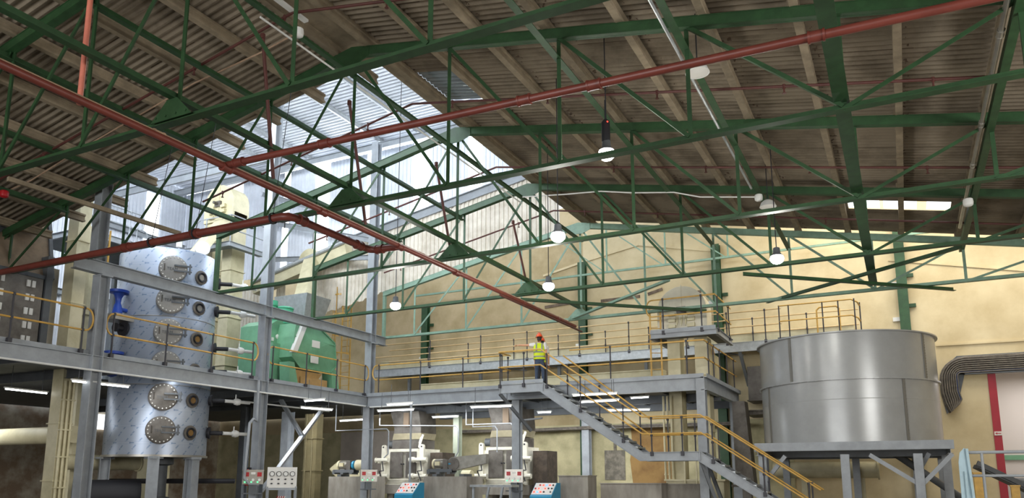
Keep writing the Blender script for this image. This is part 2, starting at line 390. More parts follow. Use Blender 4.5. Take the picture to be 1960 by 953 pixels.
# plan bracing between the last two trusses
for (a, b, zz, m, d) in [((-3.8, 22.4), (1.75, 27.3), 7.38, GREEN, 'rising away over the tank, sloping down towards the wall column'), ((-3.8, 27.1), (1.75, 22.7), 7.52, GREEN, 'crossing over the other one above the tank rails'),
                   ((-11, 22.4), (-5.9, 27.0), 7.38, GREEN, 'crossing in front of the rounded elevator head'), ((-10.8, 26.6), (-6.0, 22.6), 7.52, GREENL, 'pale and punched with bolt holes above the worker')]:
    mb = MB(); mb.sec((*a, zz), (*b, zz), LB(.12, .12, .014)); tag(mb.build('plan_brace', m), f'loose looking green brace bar, {d}', 'brace', 'horizontal braces')
# ------------------------------------------------------------------ mezzanine frames
ZP, XL, YF, XR = 4.9, -19.6, 25.5, -5.75
def column(x, y, z0, z1, label, s=.32, m=GREY, group='grey platform columns'):
    t = thing('steel_column', label, 'column', (x, y, z0), group)
    mb = MB(); mb.sec((x, y, z0), (x, y, z1), IB(s, s, .02), (0, 1, 0)); mb.build('shaft', m, t)
    mb = MB(); mb.box(x - s * .75, x + s * .75, y - s * .75, y + s * .75, z0, z0 + .03)
    for i in (-1, 1):
        for j in (-1, 1): mb.lathe((x + i * s * .6, y + j * s * .6, z0 + .03), [(.02, 0), (.02, .03)], 6)
    mb.build('base_plate', m, t)
    return t
column(XL - .05, 13.48, 0, 7.16, 'grey steel column in front of the steel tower, ending under the roof support beam')
column(XL - .05, 19.72, 0, 16.3, 'tall grey steel column between the steel tower and the green machine')
column(XL - .05, 25.74, 0, 16.1, 'tall grey steel column at the inner corner where the two platforms meet')
column(XL - .05, 8.0, 0, 4.6, 'grey column under the platform by the louvred steel box')
column(XR - .12, YF + .05, 0, 4.86, 'grey column carrying the platform corner beside the stairs', .29)
column(XR - .12, 31.2, 0, 4.6, 'grey column at the rear of the platform end, near the tank', .36)
column(-12.82, YF + .3, 0, 4.5, 'grey column under the stair landing with a control box on it', .3)
column(-12.6, 32.3, 0, 4.4, 'grey column standing against the green wall column below the platform', .34)
column(-18.2, 30.5, 0, 4.4, 'pale green grey column between the two mills', .3, mat('grey_green_paint', hexc('a4ab98'), .5, 0, .08, 3))
column(-24.2, 23.5, 0, 4.5, 'dark grey column behind the crossed braces under the platform', .3, GREYD)
column(-24.4, 26.2, 0, 4.5, 'grey column with red striped tape behind the gauge board', .4)
# roof support beam on the column heads
mb = MB(); mb.sec((XL, 12.6, 7.36), (XL, 26.7, 7.36), IB(.24, .36, .022)); tag(mb.build('roof_support_beam', GREY), 'long grey beam on the column heads carrying the cut truss ends', 'beam')
for y, d in ((13.48, 'column in front of the steel tower'), (19.72, 'column beside the green machine'), (25.74, 'inner corner column')):
    mb = MB(); mb.box(XL - .2, XL + .2, y - .17, y + .17, 7.12, 7.17); tag(mb.build('bearing_plate', GREY), f'flat plate under the long grey beam at the {d}', 'plate')

# platform over the tower side
t = thing('mezzanine_platform', 'grey steel platform around the tower and the green machine', 'platform', (XL, 15, ZP))
mb = MB(); mb.sec((XL, 2, ZP - .20), (XL, 25.6, ZP - .20), IB(.2, .40, .02)); mb.build('edge_beam', GREY, t)
mb = MB(); mb.box(XL - .09, XL - .075, 2, 25.6, ZP, ZP + .14); mb.build('toe_plate', GREY, t)
mb = MB()
# deck with an opening for the tower
TC = (-22.3, 17.78); TR = 1.66
mb.box(-35.8, TC[0] - TR - .1, 2, 32.9, ZP - .04, ZP); mb.box(TC[0] - TR - .1, XL - .08, 2, TC[1] - TR - .1, ZP - .04, ZP); mb.box(TC[0] - TR - .1, XL - .08, TC[1] + TR + .1, 32.9, ZP - .04, ZP)
mb.box(TC[0] + TR + .1, XL - .08, TC[1] - TR - .1, TC[1] + TR + .1, ZP - .04, ZP)
mb.build('deck', DECKM, t)
for y in [4, 6, 8, 10, 12, 14.6, 21, 23, 25]:
    mb = MB(); mb.sec((-33, y, ZP - .19), (XL - .1, y, ZP - .19), IB(.14, .28, .014)); mb.build('joist', GREYD, t)
# platform over the mills
t = thing('mezzanine_platform', 'grey steel platform over the mills, reached by the stairs', 'platform', (-12, YF, ZP))
mb = MB(); mb.sec((XL + .1, YF, ZP - .22), (XR, YF, ZP - .22), IB(.2, .44, .02)); mb.sec((XR, YF - .1, ZP - .22), (XR, 31.4, ZP - .22), IB(.2, .44, .02)); mb.build('edge_beam', GREY, t)
mb = MB(); mb.box(XL + .1, -12.9, YF - .09, YF - .075, ZP, ZP + .12); mb.box(-10.9, XR, YF - .09, YF - .075, ZP, ZP + .12); mb.box(XR + .08, XR + .095, YF, 31.4, ZP, ZP + .12); mb.build('toe_plate', GREY, t)
mb = MB(); mb.box(XL - .08, XR, YF, 31.4, ZP - .04, ZP - .002); mb.build('deck', DECKM, t)
for x in [-18.4, -16.6, -14.8, -13, -11.2, -9.4, -7.6]:
    mb = MB(); mb.sec((x, YF + .1, ZP - .19), (x, 31.4, ZP - .19), IB(.14, .28, .014)); mb.build('joist', GREYD, t)
for y in [28.0, 31.2]:
    mb = MB(); mb.sec((XL, y, ZP - .42), (XR, y, ZP - .42), IB(.16, .3, .014)); mb.build('joist', GREYD, t)
# crossed braces under the platform
for a, b, d in [((-21.5, 21.7, 1.13), (-21.5, 25.1, 4.62), 'long pale grey brace leaning under the platform'), ((-21.5, 22.55, 4.6), (-21.5, 23.81, 3.3), 'short pale grey brace meeting the long one under the platform')]:
    mb = MB(); mb.sec(a, b, UB(.08, .2, .012), (1, 0, 0)); tag(mb.build('diagonal_brace', GREY), d, 'brace')

# ------------------------------------------------------------------ handrails
def handrail(label, path, posts, z, h=1.15, mid=.55, r=.026, ends=None, loops=(False, False), m=YEL, name='handrail', post_m=POST, group='yellow handrails'):
    """path: list of (x, y[, dz]); posts: list of (x, y[, dz])"""
    P3 = lambda p: V((p[0], p[1], z + (p[2] if len(p) > 2 else 0)))
    a = [P3(p) for p in path]
    t = thing(name, label, 'handrail', a[0], group)
    up = V((0, 0, 1)); top = [p + up * h for p in a]; md = [p + up * mid for p in a]
    if loops[1] or loops[0]:
        line = list(top)
        if loops[1]:
            d = (a[-1] - a[-2]).normalized(); rr = (h - mid) / 2
            arc = [a[-1] + up * (mid + rr) + d * (min(rr, .2) * math.cos(q)) + up * rr * math.sin(q) for q in [PI / 2 - PI * i / 8 for i in range(1, 8)]]
            line = line + arc
        mb = MB(); mb.tube(line + (md[::-1] if loops[1] else []), r, 8)
        if loops[0]:
            d = (a[0] - a[1]).normalized(); rr = (h - mid) / 2
            arc = [a[0] + up * (mid + rr) + d * (min(rr, .2) * math.cos(q)) + up * rr * math.sin(q) for q in [PI / 2 - PI * i / 8 for i in range(0, 9)]]
            mb.tube(arc, r, 8)
            if not loops[1]: mb.tube(md, r, 8)
        mb.build('rail', m, t)
    else:
        for q, nme in ((top, 'top_rail'), (md, 'mid_rail')):
            mb = MB(); mb.tube(q, r, 8); mb.build(nme, m, t)
    for p in posts:
        b = P3(p); mb = MB(); mb.rod(b - up * .1, b + up * (h + .01), .024, 8)
        mb.lathe(b, [(.04, h - .035), (.045, h), (.04, h + .035)], 8); mb.lathe(b, [(.04, mid - .035), (.045, mid), (.04, mid + .035)], 8)
        mb.box(b.x - .05, b.x + .05, b.y - .05, b.y + .05, b.z - .12, b.z + .02)
        mb.build('post', post_m, t)
    return t
xl = XL + .02
handrail('yellow handrail in front of the louvred steel box', [(xl, 6), (xl, 13.1)], [(xl, 7.4), (xl, 9.27), (xl, 11.14), (xl, 13.02)], ZP + .1, loops=(False, True))
handrail('yellow handrail in front of the stainless tower', [(xl, 13.9), (xl, 19.2)], [(xl, 13.92), (xl, 15.7), (xl, 17.43), (xl, 19.17)], ZP + .1, loops=(True, True))
handrail('yellow handrail in front of the green machine', [(xl, 20.08), (xl, 25.38)], [(xl, 20.11), (xl, 21.84), (xl, 23.57), (xl, 25.33)], ZP + .1, loops=(True, True))
yf = YF - .02
handrail('yellow handrail between the corner column and the stair landing', [(XL + .5, yf), (-13.0, yf)], [(XL + .62, yf), (-16.95, yf), (-15.0, yf), (-13.3, yf)], ZP + .1, loops=(True, False))
handrail('yellow handrail above the stairs, turning back along the platform end', [(-10.55, yf), (XR + .03, yf), (XR + .03, 31.0)], [(-9.0, yf), (-6.3, yf), (XR + .03, YF + .6), (XR + .03, 26.9), (XR + .03, 27.9), (XR + .03, 29.2), (XR + .03, 30.5)], ZP + .1)
# ------------------------------------------------------------------ stairs
def stair_parts():
    YA, YB = 24.5, 25.36
    z1, z2 = ZP, 2.42; xa, xb, xc = -11.15, -7.62, -5.75; xd = xc + z2 / .66
    t = thing('staircase', 'grey open-tread steel staircase with a half landing, leading up to the platform', 'staircase', (xa, 24.9, 0))
    for y in (YA, YB):
        mb = MB()
        side = [(-12.85, z1), (xa, z1), (xb, z2), (xc, z2), (xd, 0), (xd - .42, 0), (xc - .09, z2 - .27), (xb - .09, z2 - .27), (xa - .12, z1 - .30), (-12.85, z1 - .30)]
        outer = [V((x, y, z)) for x, z in side]
        # channel: thin web plus flanges along top and bottom
        quads = [(0, 1, 8, 9), (1, 2, 7, 8), (2, 3, 6, 7), (3, 4, 5, 6)]
        for q in quads: mb.prism([outer[i] + V((0, -.008, 0)) for i in q], (0, .016, 0))
        for ch in ([0, 1, 2, 3, 4], [9, 8, 7, 6, 5]):
            for i, j in zip(ch, ch[1:]): mb.bar(outer[i], outer[j], .09, .016)
        for x, zt, zb in ((xa, z1, z1 - .3), (xc, z2, z2 - .27), (-12.85, z1, z1 - .3)): mb.box(x - .012, x + .012, y - .06, y - .0, zb, zt)
        mb.build('stringer', GREY, t)
    def treads(x0, z0, x1, z1_, n):
        for i in range(1, n):
            x = x0 + (x1 - x0) * i / n; z = z0 + (z1_ - z0) * i / n
            mb = MB(); mb.box(x - .13, x + .13, YA, YB, z - .045, z - .012); mb.box(x + .115, x + .13, YA, YB, z - .07, z - .045)
            mb.build('tread', GALV, t)
    treads(xa, z1, xb, z2, 12); treads(xc, z2, xd, 0, 12)
    mb = MB(); mb.box(xb, xc, YA, YB, z2 - .05, z2 - .01); mb.build('half_landing', DECKM, t)
    mb = MB(); mb.box(-12.85, xa, YA, YF, z1 - .05, z1 - .01); mb.build('landing', DECKM, t)
    mb = MB(); mb.box(-12.85, xa, YA - .012, YA, z1 + .02, z1 + .14); mb.box(-12.86, -12.85, YA, YF, z1 + .02, z1 + .14); mb.build('toe_plate', GREY, t)
    for x in (-12.5, -5.9):
        pass
    mb = MB(); mb.bar((-12.9, YA + .05, z1 - .3), (-12.15, YF + .1, 3.3), .1, .1); mb.build('strut', GREYD, t)
    mb = MB(); mb.bar((xc, YA + .05, z2 - .27), (-5.1, YA + .35, .0), .1, .1); mb.bar((xc, YB, z2 - .27), (-5.0, YB - .1, .0), .1, .1); mb.build('strut', GREYD, t)
    for y, d in ((YA, 'front'), (YB, 'rear')):
        s = y + (-.02 if y == YA else .02)
        z = 0
        if y == YA: path = [(-12.9, YF - .1, z1 + .1), (-12.9, s, z1 + .1), (xa - .1, s, z1 + .1)]
        else: path = [(-10.75, s, z1 - .05)]
        path += [(xb + .02, s, z2 + .05), (xc + .05, s, z2 + .05), (xd - .2, s, .15)]
        sl = (z2 - z1) / (xb - xa); sl2 = -z2 / (xd - xc)
        posts = ([(-12.9, YF - .3, z1), (-12.85, s, z1), (-12.4, s, z1)][:2] + [(-11.9 + .0, s, z1), (xa + .15, s, z1 - .1)] if y == YA else [(-10.6, s, z1 - .4)])
        posts += [(x, s, z1 + sl * (x - xa)) for x in ((-9.75, -8.25) if y == YA else (-9.4, -7.95))] + [(x, s, z2) for x in ((-7.3, -6.3) if y == YA else (-7.0, -6.1))]
        posts += [(x, s, z2 + sl2 * (x - xc)) for x in (-5.35, -3.85, -2.6)]
        handrail(f"yellow {d} handrail of the staircase {'with its end turned round the landing' if d == 'front' else 'beside the platform'}", path, posts, 0, 1.1, .54)
    return t
stair_parts()
# ------------------------------------------------------------------ tall section over the tower
YC = 27.0
sill = lambda x: 12.24 + .173 * (x + 22.54)
ZT = 16.62
edges = [-36, -30.4, -28.9, -26.21, -25.74, -24.15, -23.28, -21.24, -20.5, -18.62, -17.71, -15.88, -15.06, -13.4, -12.5, -8.5]
mbw = MB(); mbp = []
for i, (a, b) in enumerate(zip(edges, edges[1:])):
    zb = (lambda s, a=a: sill(a + s) if a + s > -22.7 else 11.2)
    if i % 2 == 0:
        vcorr(mbw, (a, YC), (1, 0), b - a + .2, zb, lambda s: ZT - .25, .2, -.03)
    else:
        mb = MB(); z0, z1 = zb(0), zb(b - a)
        mb.prism([(a, YC + .02, z0), (b, YC + .02, z1), (b, YC + .02, ZT - .25), (a, YC + .02, ZT - .25)], (0, .012, 0))
        mbp.append(mb.build(f'window_{(i + 1) // 2}', PANE))
for o in mbp: o['kind'] = 'structure'
struct(mbw.build('wall_tower_back', CLAD))
mb = MB(); corr(mb, -36, -8.5, 13.6, YC + .3, lambda x, y: ZT + .02 * (x + 20) * 0 + .05, .22, .045)
struct(mb.build('ceiling_tower', CLAD))
mb = MB(); vcorr(mb, (-33, 13.6), (0, 1), 13.4, lambda s: ZP + .01, lambda s: ZT, .2, .04, (1, 0)); struct(mb.build('wall_tower_left', CLAD))
mb = MB(); mb.box(-8.5, -8.4, 13.6, YC + .3, 12.2, ZT); struct(mb.build('wall_tower_right', CLAD))
mb = MB(); mb.prism([(-36, 13.5, zs(-36, 0)), (RX, 13.5, RZ + .6), (-8.5, 13.5, RZ + .6), (-8.5, 13.5, ZT), (-36, 13.5, ZT)], (0, .06, 0)); struct(mb.build('wall_tower_front', CLAD))
# glowing panels in the long side of the tall section
for i, (y0, y1) in enumerate([(14.5, 15.6), (18.5, 19.6), (24.6, 25.4)]):
    mb = MB(); mb.box(-32.96, -32.94, y0, y1, 9.0, 15.8); o = mb.build(f'window_{9 + i}', PANE); o['kind'] = 'structure'
mb = MB(); mb.box(-30, -12, 13.57, 13.6, 12.6, 16.0); o = mb.build('window_15', PANE); o['kind'] = 'structure'  # unseen glowing pane, added to go with the front fill lamp
# cladding strip below the sill and its flashing
mb = MB(); vcorr(mb, (-24.5, YC), (1, 0), 13.2, lambda s: rz(-24.5 + s) + .32 + .05 * math.sin(s * 9), lambda s: sill(-24.5 + s), .21, -.045)
vcorr(mb, (-26.3, YC), (1, 0), .8, lambda s: 7.6, lambda s: 11.2, .21, -.045); vcorr(mb, (-30, YC), (1, 0), 3.2, lambda s: 7.2, lambda s: 10.8, .21, -.045)
struct(mb.build('wall_upper_strip', FCLAD))
mb = MB(); mb.bar((-22.8, YC - .08, sill(-22.8) - .1), (-9.5, YC - .08, sill(-9.5) - .1), .1, .34); mb.bar((-22.8, YC - .12, sill(-22.8) + .06), (-9.5, YC - .12, sill(-9.5) + .06), .24, .03)
struct(mb.build('trim_3', GREY))
for i, x in enumerate((-17.9, -19.95, -22.0, -24.1, -26.2, -15.9, -13.9)):
    mb = MB(); mb.sec((x, 13.7, 16.42), (x, YC, 16.42), UB(.09, .2, .01)); tag(mb.build('tall_roof_purlin', GALV), f'pale purlin under the bright high roof, {ORD[i]} counted away from the tall corner column', 'purlin', 'purlins of the high roof')
mb = MB(); mb.sec((-33, 26.2, 16.18), (-8.6, 26.2, 16.18), IB(.2, .3, .016)); tag(mb.build('roof_beam', GREY), 'pale grey horizontal beam on the tall corner column below the bright roof', 'beam')
mb = MB(); mb.sec((-33, 22, 14.3), (-19.7, 22, 14.3), UB(.1, .34, .014)); tag(mb.build('wind_beam', GREY), 'pale grey horizontal beam crossing before the bright ribbed side wall', 'beam')
for a, b, d in (((-27.5, 26.5, 13.9), (-19.7, 26.2, 11.6), 'upper pale sloping brace before the glowing panels'), ((-26.2, 26.4, 11.7), (-19.7, 26.2, 10.9), 'low pale brace beside the tall corner column'), ((-27, 26.4, 15.1), (-22, 26.3, 13.2), 'pale brace highest up before the glowing gable panels')):
    tag(MB().sec(a, b, UB(.09, .22, .012)).build('wind_brace', GREY), d, 'brace')
for i, z in enumerate((9.6, 13.3)):
    mb = MB(); mb.sec((-32.85, 13.7, z), (-32.85, YC, z), UB(.12, .26, .012)); tag(mb.build('wall_girt', GREY), f'grey horizontal girt on the bright ribbed side wall, {"lower" if i == 0 else "upper"} one', 'girt')
mb = MB(); corr(mb, -30, -23.0, YC + .2, YW, lambda x, y: 13.35 - .13 * (y - YC) + .02 * (x + 23), .2, .03)
struct(mb.build('ceiling_lean_to', mat('dull_metal_sheet', hexc('8f8f8c'), .6, .3)))
# tall column continuing past the support beam
mb = MB(); mb.sec((XL - .05, 13.3, 7.56), (XL - .05, 13.3, 9.82), IB(.3, .32, .02), (0, 1, 0)); tag(mb.build('upper_column', GREY), 'dark sided grey column rising above the support beam to the cut roof', 'column')

# ------------------------------------------------------------------ stainless tower
TC = (-22.3, 17.78); TR = 1.58
def film():
    m = bpy.data.materials.new('filmed_steel'); m.use_nodes = True; nt = m.node_tree; b = nt.nodes['Principled BSDF']
    N = nt.nodes.new; Lk = nt.links.new
    def mth(op, a, c=None):
        n = N('ShaderNodeMath'); n.operation = op
        for i, v in enumerate((a, c)):
            if v is None: continue
            if isinstance(v, (int, float)): n.inputs[i].default_value = v
            else: Lk(v, n.inputs[i])
        return n.outputs[0]
    g = N('ShaderNodeNewGeometry'); s = N('ShaderNodeSeparateXYZ'); Lk(g.outputs['Position'], s.inputs[0])
    u = mth('MULTIPLY', mth('ARCTAN2', mth('SUBTRACT', s.outputs[1], TC[1]), mth('SUBTRACT', s.outputs[0], TC[0])), TR); v = s.outputs[2]
    fr = lambda x, k: mth('FRACT', mth('MULTIPLY', x, 1 / k))
    d1 = mth('MULTIPLY', mth('LESS_THAN', fr(mth('ADD', u, mth('MULTIPLY', v, -.8)), .42), .13), mth('LESS_THAN', fr(mth('ADD', v, mth('MULTIPLY', u, .8)), .36), .62))
    d1 = mth('MULTIPLY', d1, mth('LESS_THAN', fr(mth('MULTIPLY', v, 1), .115), .86))
    band = mth('LESS_THAN', fr(v, .53), .16)
    d1 = mth('MULTIPLY', d1, mth('SUBTRACT', 1, band))
    ar = mth('MULTIPLY', mth('LESS_THAN', fr(u, .62), .24), mth('LESS_THAN', mth('ABSOLUTE', mth('SUBTRACT', fr(v, .53), .08)), .025))
    hd = mth('LESS_THAN', mth('ADD', mth('ABSOLUTE', mth('SUBTRACT', fr(v, .53), .08)), mth('ABSOLUTE', mth('SUBTRACT', fr(u, .62), .03))), .06)
    ln = mth('LESS_THAN', fr(v, .53), .012); ln2 = mth('LESS_THAN', mth('ABSOLUTE', mth('SUBTRACT', fr(v, .53), .165)), .006)
    msk = mth('MINIMUM', mth('ADD', mth('ADD', mth('MULTIPLY', d1, .6), mth('MULTIPLY', mth('MAXIMUM', ar, hd), .8)), mth('MULTIPLY', mth('ADD', ln, ln2), .35)), 1.0)
    n = N('ShaderNodeTexNoise'); n.inputs['Scale'].default_value = 1.2; Lk(g.outputs['Position'], n.inputs['Vector'])
    cr = N('ShaderNodeValToRGB'); cr.color_ramp.elements[0].color = (*hexc('98a2b2'), 1); cr.color_ramp.elements[1].color = (*hexc('aab3c2'), 1); Lk(n.outputs['Fac'], cr.inputs[0])
    mx = N('ShaderNodeMix'); mx.data_type = 'RGBA'; Lk(msk, mx.inputs[0]); Lk(cr.outputs[0], mx.inputs[6]); mx.inputs[7].default_value = (*hexc('55708f'), 1)
    Lk(mx.outputs[2], b.inputs['Base Color']); b.inputs['Metallic'].default_value = .45; b.inputs['Roughness'].default_value = .36
    return m
FILM = film()
t = thing('process_tower', 'stainless steel tower wrapped in printed film with round manholes, rising through the platform', 'tower', (*TC, 2.35))
mb = MB(); mb.lathe((*TC, 0), [(TR, 2.32), (TR, 9.02), (TR * .96, 9.1), (.4, 9.3)], 72); mb.build('shell', FILM, t)
mb = MB(); mb.lathe((*TC, 0), [(TR - .02, 2.26), (TR + .05, 2.26), (TR + .05, 2.33), (TR - .02, 2.33)], 64)
mb.build('bottom_ring', STEEL, t)
for z in (4.55, 6.78):
    mb = MB(); mb.lathe((*TC, 0), [(TR, z - .012), (TR + .012, z - .006), (TR + .012, z + .006), (TR, z + .012)], 64, caps=False); mb.build('weld_seam', STEEL, t)
va = math.atan2(-TC[1], -TC[0])
def onT(ang, z, r=TR): return V((TC[0] + r * math.cos(ang), TC[1] + r * math.sin(ang), z))
MANH = mat('manhole_grey', hexc('92908c'), .5, .15, .08, 5)
for k in range(6):
    z = 8.36 - k * 1.053; a = va + .06
    ax = V((math.cos(a), math.sin(a), 0)); sd = V((-math.sin(a), math.cos(a), 0)); c = onT(a, z)
    lm = MANH if k < 4 else PANELD
    mb = MB(); mb.lathe(c - ax * .1, [(.44, 0), (.44, .17)], 40, ax); mb.lathe(c + ax * .07, [(.42, 0), (.42, .05), (.40, .06)], 40, ax)
    mh = mb.build('manhole', lm, t)
    mb = MB()
    for q in range(20):
        p = c + ax * .12 + (sd * math.cos(2 * PI * q / 20) + V((0, 0, 1)) * math.sin(2 * PI * q / 20)) * .375; mb.lathe(p, [(.022, 0), (.022, .03)], 6, ax)
    mb.build('bolts', PAPER, mh)
    mb = MB()
    for dz in (.10, -.08): mb.bar(c + ax * .16 + sd * .02 + V((0, 0, dz)), c + ax * .16 + sd * .56 + V((0, 0, dz)), .045, .05)
    mb.rod(c + ax * .16 + sd * .50 + V((0, 0, -.16)), c + ax * .16 + sd * .50 + V((0, 0, .18)), .03)
    mb.build('hinge', GREYD, mh)
    mb = MB(); mb.bar(c + ax * .15 + sd * -.27 + V((0, 0, -.1)), c + ax * .15 + sd * -.27 + V((0, 0, .13)), .025, .025); mb.build('handle', PANELD, mh)
    fc = bpy.data.curves.new('lettering', 'FONT'); fc.body = 'TEAM'; fc.size = .13; fc.extrude = .006; fc.align_x = 'CENTER'
    fo = bpy.data.objects.new('lettering', fc); C.objects.link(fo); fc.materials.append(GREYD)
    M_ = Matrix((( sd.x, 0, ax.x, 0), (sd.y, 0, ax.y, 0), (0, 1, 0, 0), (0, 0, 0, 1)))
    fm = Matrix.Translation(c + ax * .135 - sd * .03 + V((0, 0, -.06)) - wpos(mh)) @ M_
    bpy.context.view_layer.update(); fme = bpy.data.meshes.new_from_object(fo.evaluated_get(bpy.context.evaluated_depsgraph_get())); fme.transform(fm); bpy.data.objects.remove(fo)
    fo = bpy.data.objects.new('lettering', fme); C.objects.link(fo); fo.parent = mh; fo['kind'] = 'stuff'
    a2 = va + .66; ax2 = V((math.cos(a2), math.sin(a2), 0)); c2 = onT(a2, z + (-.12 if k < 4 else -.05))
    mb = MB(); mb.lathe(c2 - ax2 * .05, [(.23, 0), (.23, .07), (.24, .07), (.24, .09), (.17, .10), (.17, .05)], 28, ax2, caps=False)
    mb.build('sight_port', PANELD, t)
    mb = MB(); mb.lathe(c2, [(.10, .06), (.14, .10), (.165, .10), (.165, .05)], 24, ax2, caps=False); mb.build('port_ring', BLACK, t)
    mb = MB(); mb.lathe(c2, [(.13, .04), (.13, .055)], 24, ax2); mb.build('sight_glass', GLASSD if k >= 2 else STEEL, t)
# flanged black nozzle, blue valves on the tower flank
for z, kind in ((6.35, 'n'), (7.25, 'v'), (5.25, 'v')):
    a = va - .86; ax = V((math.cos(a), math.sin(a), 0)); c = onT(a, z)
    if kind == 'n':
        mb = MB(); mb.lathe(c, [(.20, -.05), (.20, .03), (.25, .03), (.25, .08), (.09, .09), (.09, .30), (.14, .30), (.14, .36)], 24, ax); mb.build('nozzle', BLACK, t)
    else:
        c = c + ax * .32; mb = MB(); mb.lathe(c, [(.05, -.5), (.16, -.45), (.12, -.2), (.08, -.1), (.1, .05), (.17, .2), (.3, .22), (.31, .3), (.24, .32)], 24, (0, 0, 1))
        mb.rod(c + V((0, 0, -.3)), c - ax * .4 + V((0, 0, -.3)), .07); mb.build('valve', BLUED, t)
        if z > 6:
            mb = MB(); mb.box(c.x - .35, c.x + .35, c.y - .3, c.y + .4, c.z - .7, c.z - .5); mb.build('bracket', STEEL, t)
# side fittings on the flank facing the gable
for z in (8.3, 7.3, 6.0, 5.2, 4.2, 3.1):
    a = va + 1.35; ax = V((math.cos(a), math.sin(a), 0)); c = onT(a, z)
    mb = MB(); mb.lathe(c, [(.17, -.05), (.17, .05), (.2, .05), (.2, .1), (.07, .11), (.07, .5)], 18, ax); mb.build('side_nozzle', BLACK, t)
    mb = MB(); p = c + ax * .5; mb.rod(p, p + V((.25, .9, 0)), .06); mb.lathe(p + V((.12, .45, 0)), [(.1, -.1), (.13, 0), (.1, .1)], 12, (.25, .9, 0)); mb.rod(p + V((.1, .4, 0)), p + V((.1, .4, .25)), .02); mb.build('branch_pipe', WHITEB, t)
for a, h in ((va - .02, 0), (va + .86, .2), (va - 1.4, 0), (va + 2.2, 0)):
    p = onT(a, 0, TR - .1); mb = MB(); mb.sec((p.x, p.y, 0), (p.x, p.y, 2.28), IB(.34, .3, .02), (math.cos(a), math.sin(a), 0)); mb.box(p.x - .2, p.x + .2, p.y - .2, p.y + .2, 2.2, 2.27); mb.build('leg', GREY, t)
mb = MB(); mb.lathe((TC[0] + .3, TC[1], 0), [(.1, 2.3), (.4, 2.25), (.4, 2.05), (.22, 2.0), (.22, 1.0), (.34, .98), (.34, .8), (.2, .78), (.2, .0)], 20); mb.build('discharge_pipe', GREYD, t)
# tower top: gearmotor and level probe
m_ = thing('gear_motor', 'cream gearmotor standing on top of the stainless tower', 'motor', (TC[0] + .9, TC[1] + .6, 9.1))
mb = MB(); mb.rod((TC[0] + .4, TC[1] + .9, 9.45), (TC[0] + 1.0, TC[1] + .45, 9.45), .22, 20); mb.build('motor_body', CREAM, m_)
mb = MB(); mb.box(TC[0] + .1, TC[0] + .9, TC[1] + .4, TC[1] + 1.0, 9.05, 9.24); mb.build('base', PANELD, m_)
mb = MB(); mb.rod((TC[0] + 1.0, TC[1] + .45, 9.45), (TC[0] + 1.12, TC[1] + .36, 9.45), .25, 20); mb.build('fan_cover', PAPER, m_)
m_ = thing('level_probe', 'small white level probe upright on the stainless tower', 'probe', (TC[0] + .25, TC[1] + .1, 9.2))
mb = MB(); mb.lathe((TC[0] + .25, TC[1] + .1, 9.2), [(.09, 0), (.09, .05), (.03, .06), (.03, .3), (.1, .32), (.1, .55), (.05, .6)], 14); mb.build('body', WHITEB, m_)
# yellow ladder left of the tower
def ladder(name, label, base, d, n, z0, z1, w=.45, cage=False, m=YEL):
    t = thing(name, label, 'ladder', (*base, z0)); d = V((*d, 0)); n = V((*n, 0)); b = V((*base, 0))
    for s in (-1, 1):
        mb = MB(); mb.bar(b + d * s * w / 2 + V((0, 0, z0)), b + d * s * w / 2 + V((0, 0, z1)), .06, .03, n); mb.build('rail', m, t)
    for i in range(int((z1 - z0) / .3)):
        z = z0 + .25 + i * .3; mb = MB(); mb.rod(b - d * w / 2 + V((0, 0, z)), b + d * w / 2 + V((0, 0, z)), .015, 6); mb.build('rung', m, t)
    if cage:
        rr = .38
        for z in [z0 + 2.25 + i * .9 for i in range(int((z1 - z0 - 2.2) / .9) + 1)]:
            mb = MB(); ps = [b + d * (rr * math.cos(q)) * 1.0 + n * (rr * 1.0 + rr * math.sin(q)) + V((0, 0, z)) for q in [-.6 + i * (PI + 1.2) / 12 for i in range(13)]]
            for p, q in zip(ps, ps[1:]): mb.bar(p, q, .012, .07)
            mb.build('cage_hoop', m, t)
        for q in (0, PI / 4, PI / 2, 3 * PI / 4, PI):
            p = b + d * rr * math.cos(q) + n * (rr + rr * math.sin(q)); mb = MB(); mb.bar(p + V((0, 0, z0 + 2.2)), p + V((0, 0, z1)), .04, .012, n); mb.build('cage_bar', m, t)
    return t
ladder('fixed_ladder', 'thin yellow ladder on the shaded flank of the stainless tower', (-22.9, 15.75), (1, 0), (0, -1), ZP, 9.6, .32)
ladder('caged_ladder', 'yellow ladder with safety cage behind the corner column', (-22.55, 27.7), (1, 0), (0, -1), ZP, 10.2, .5, True)

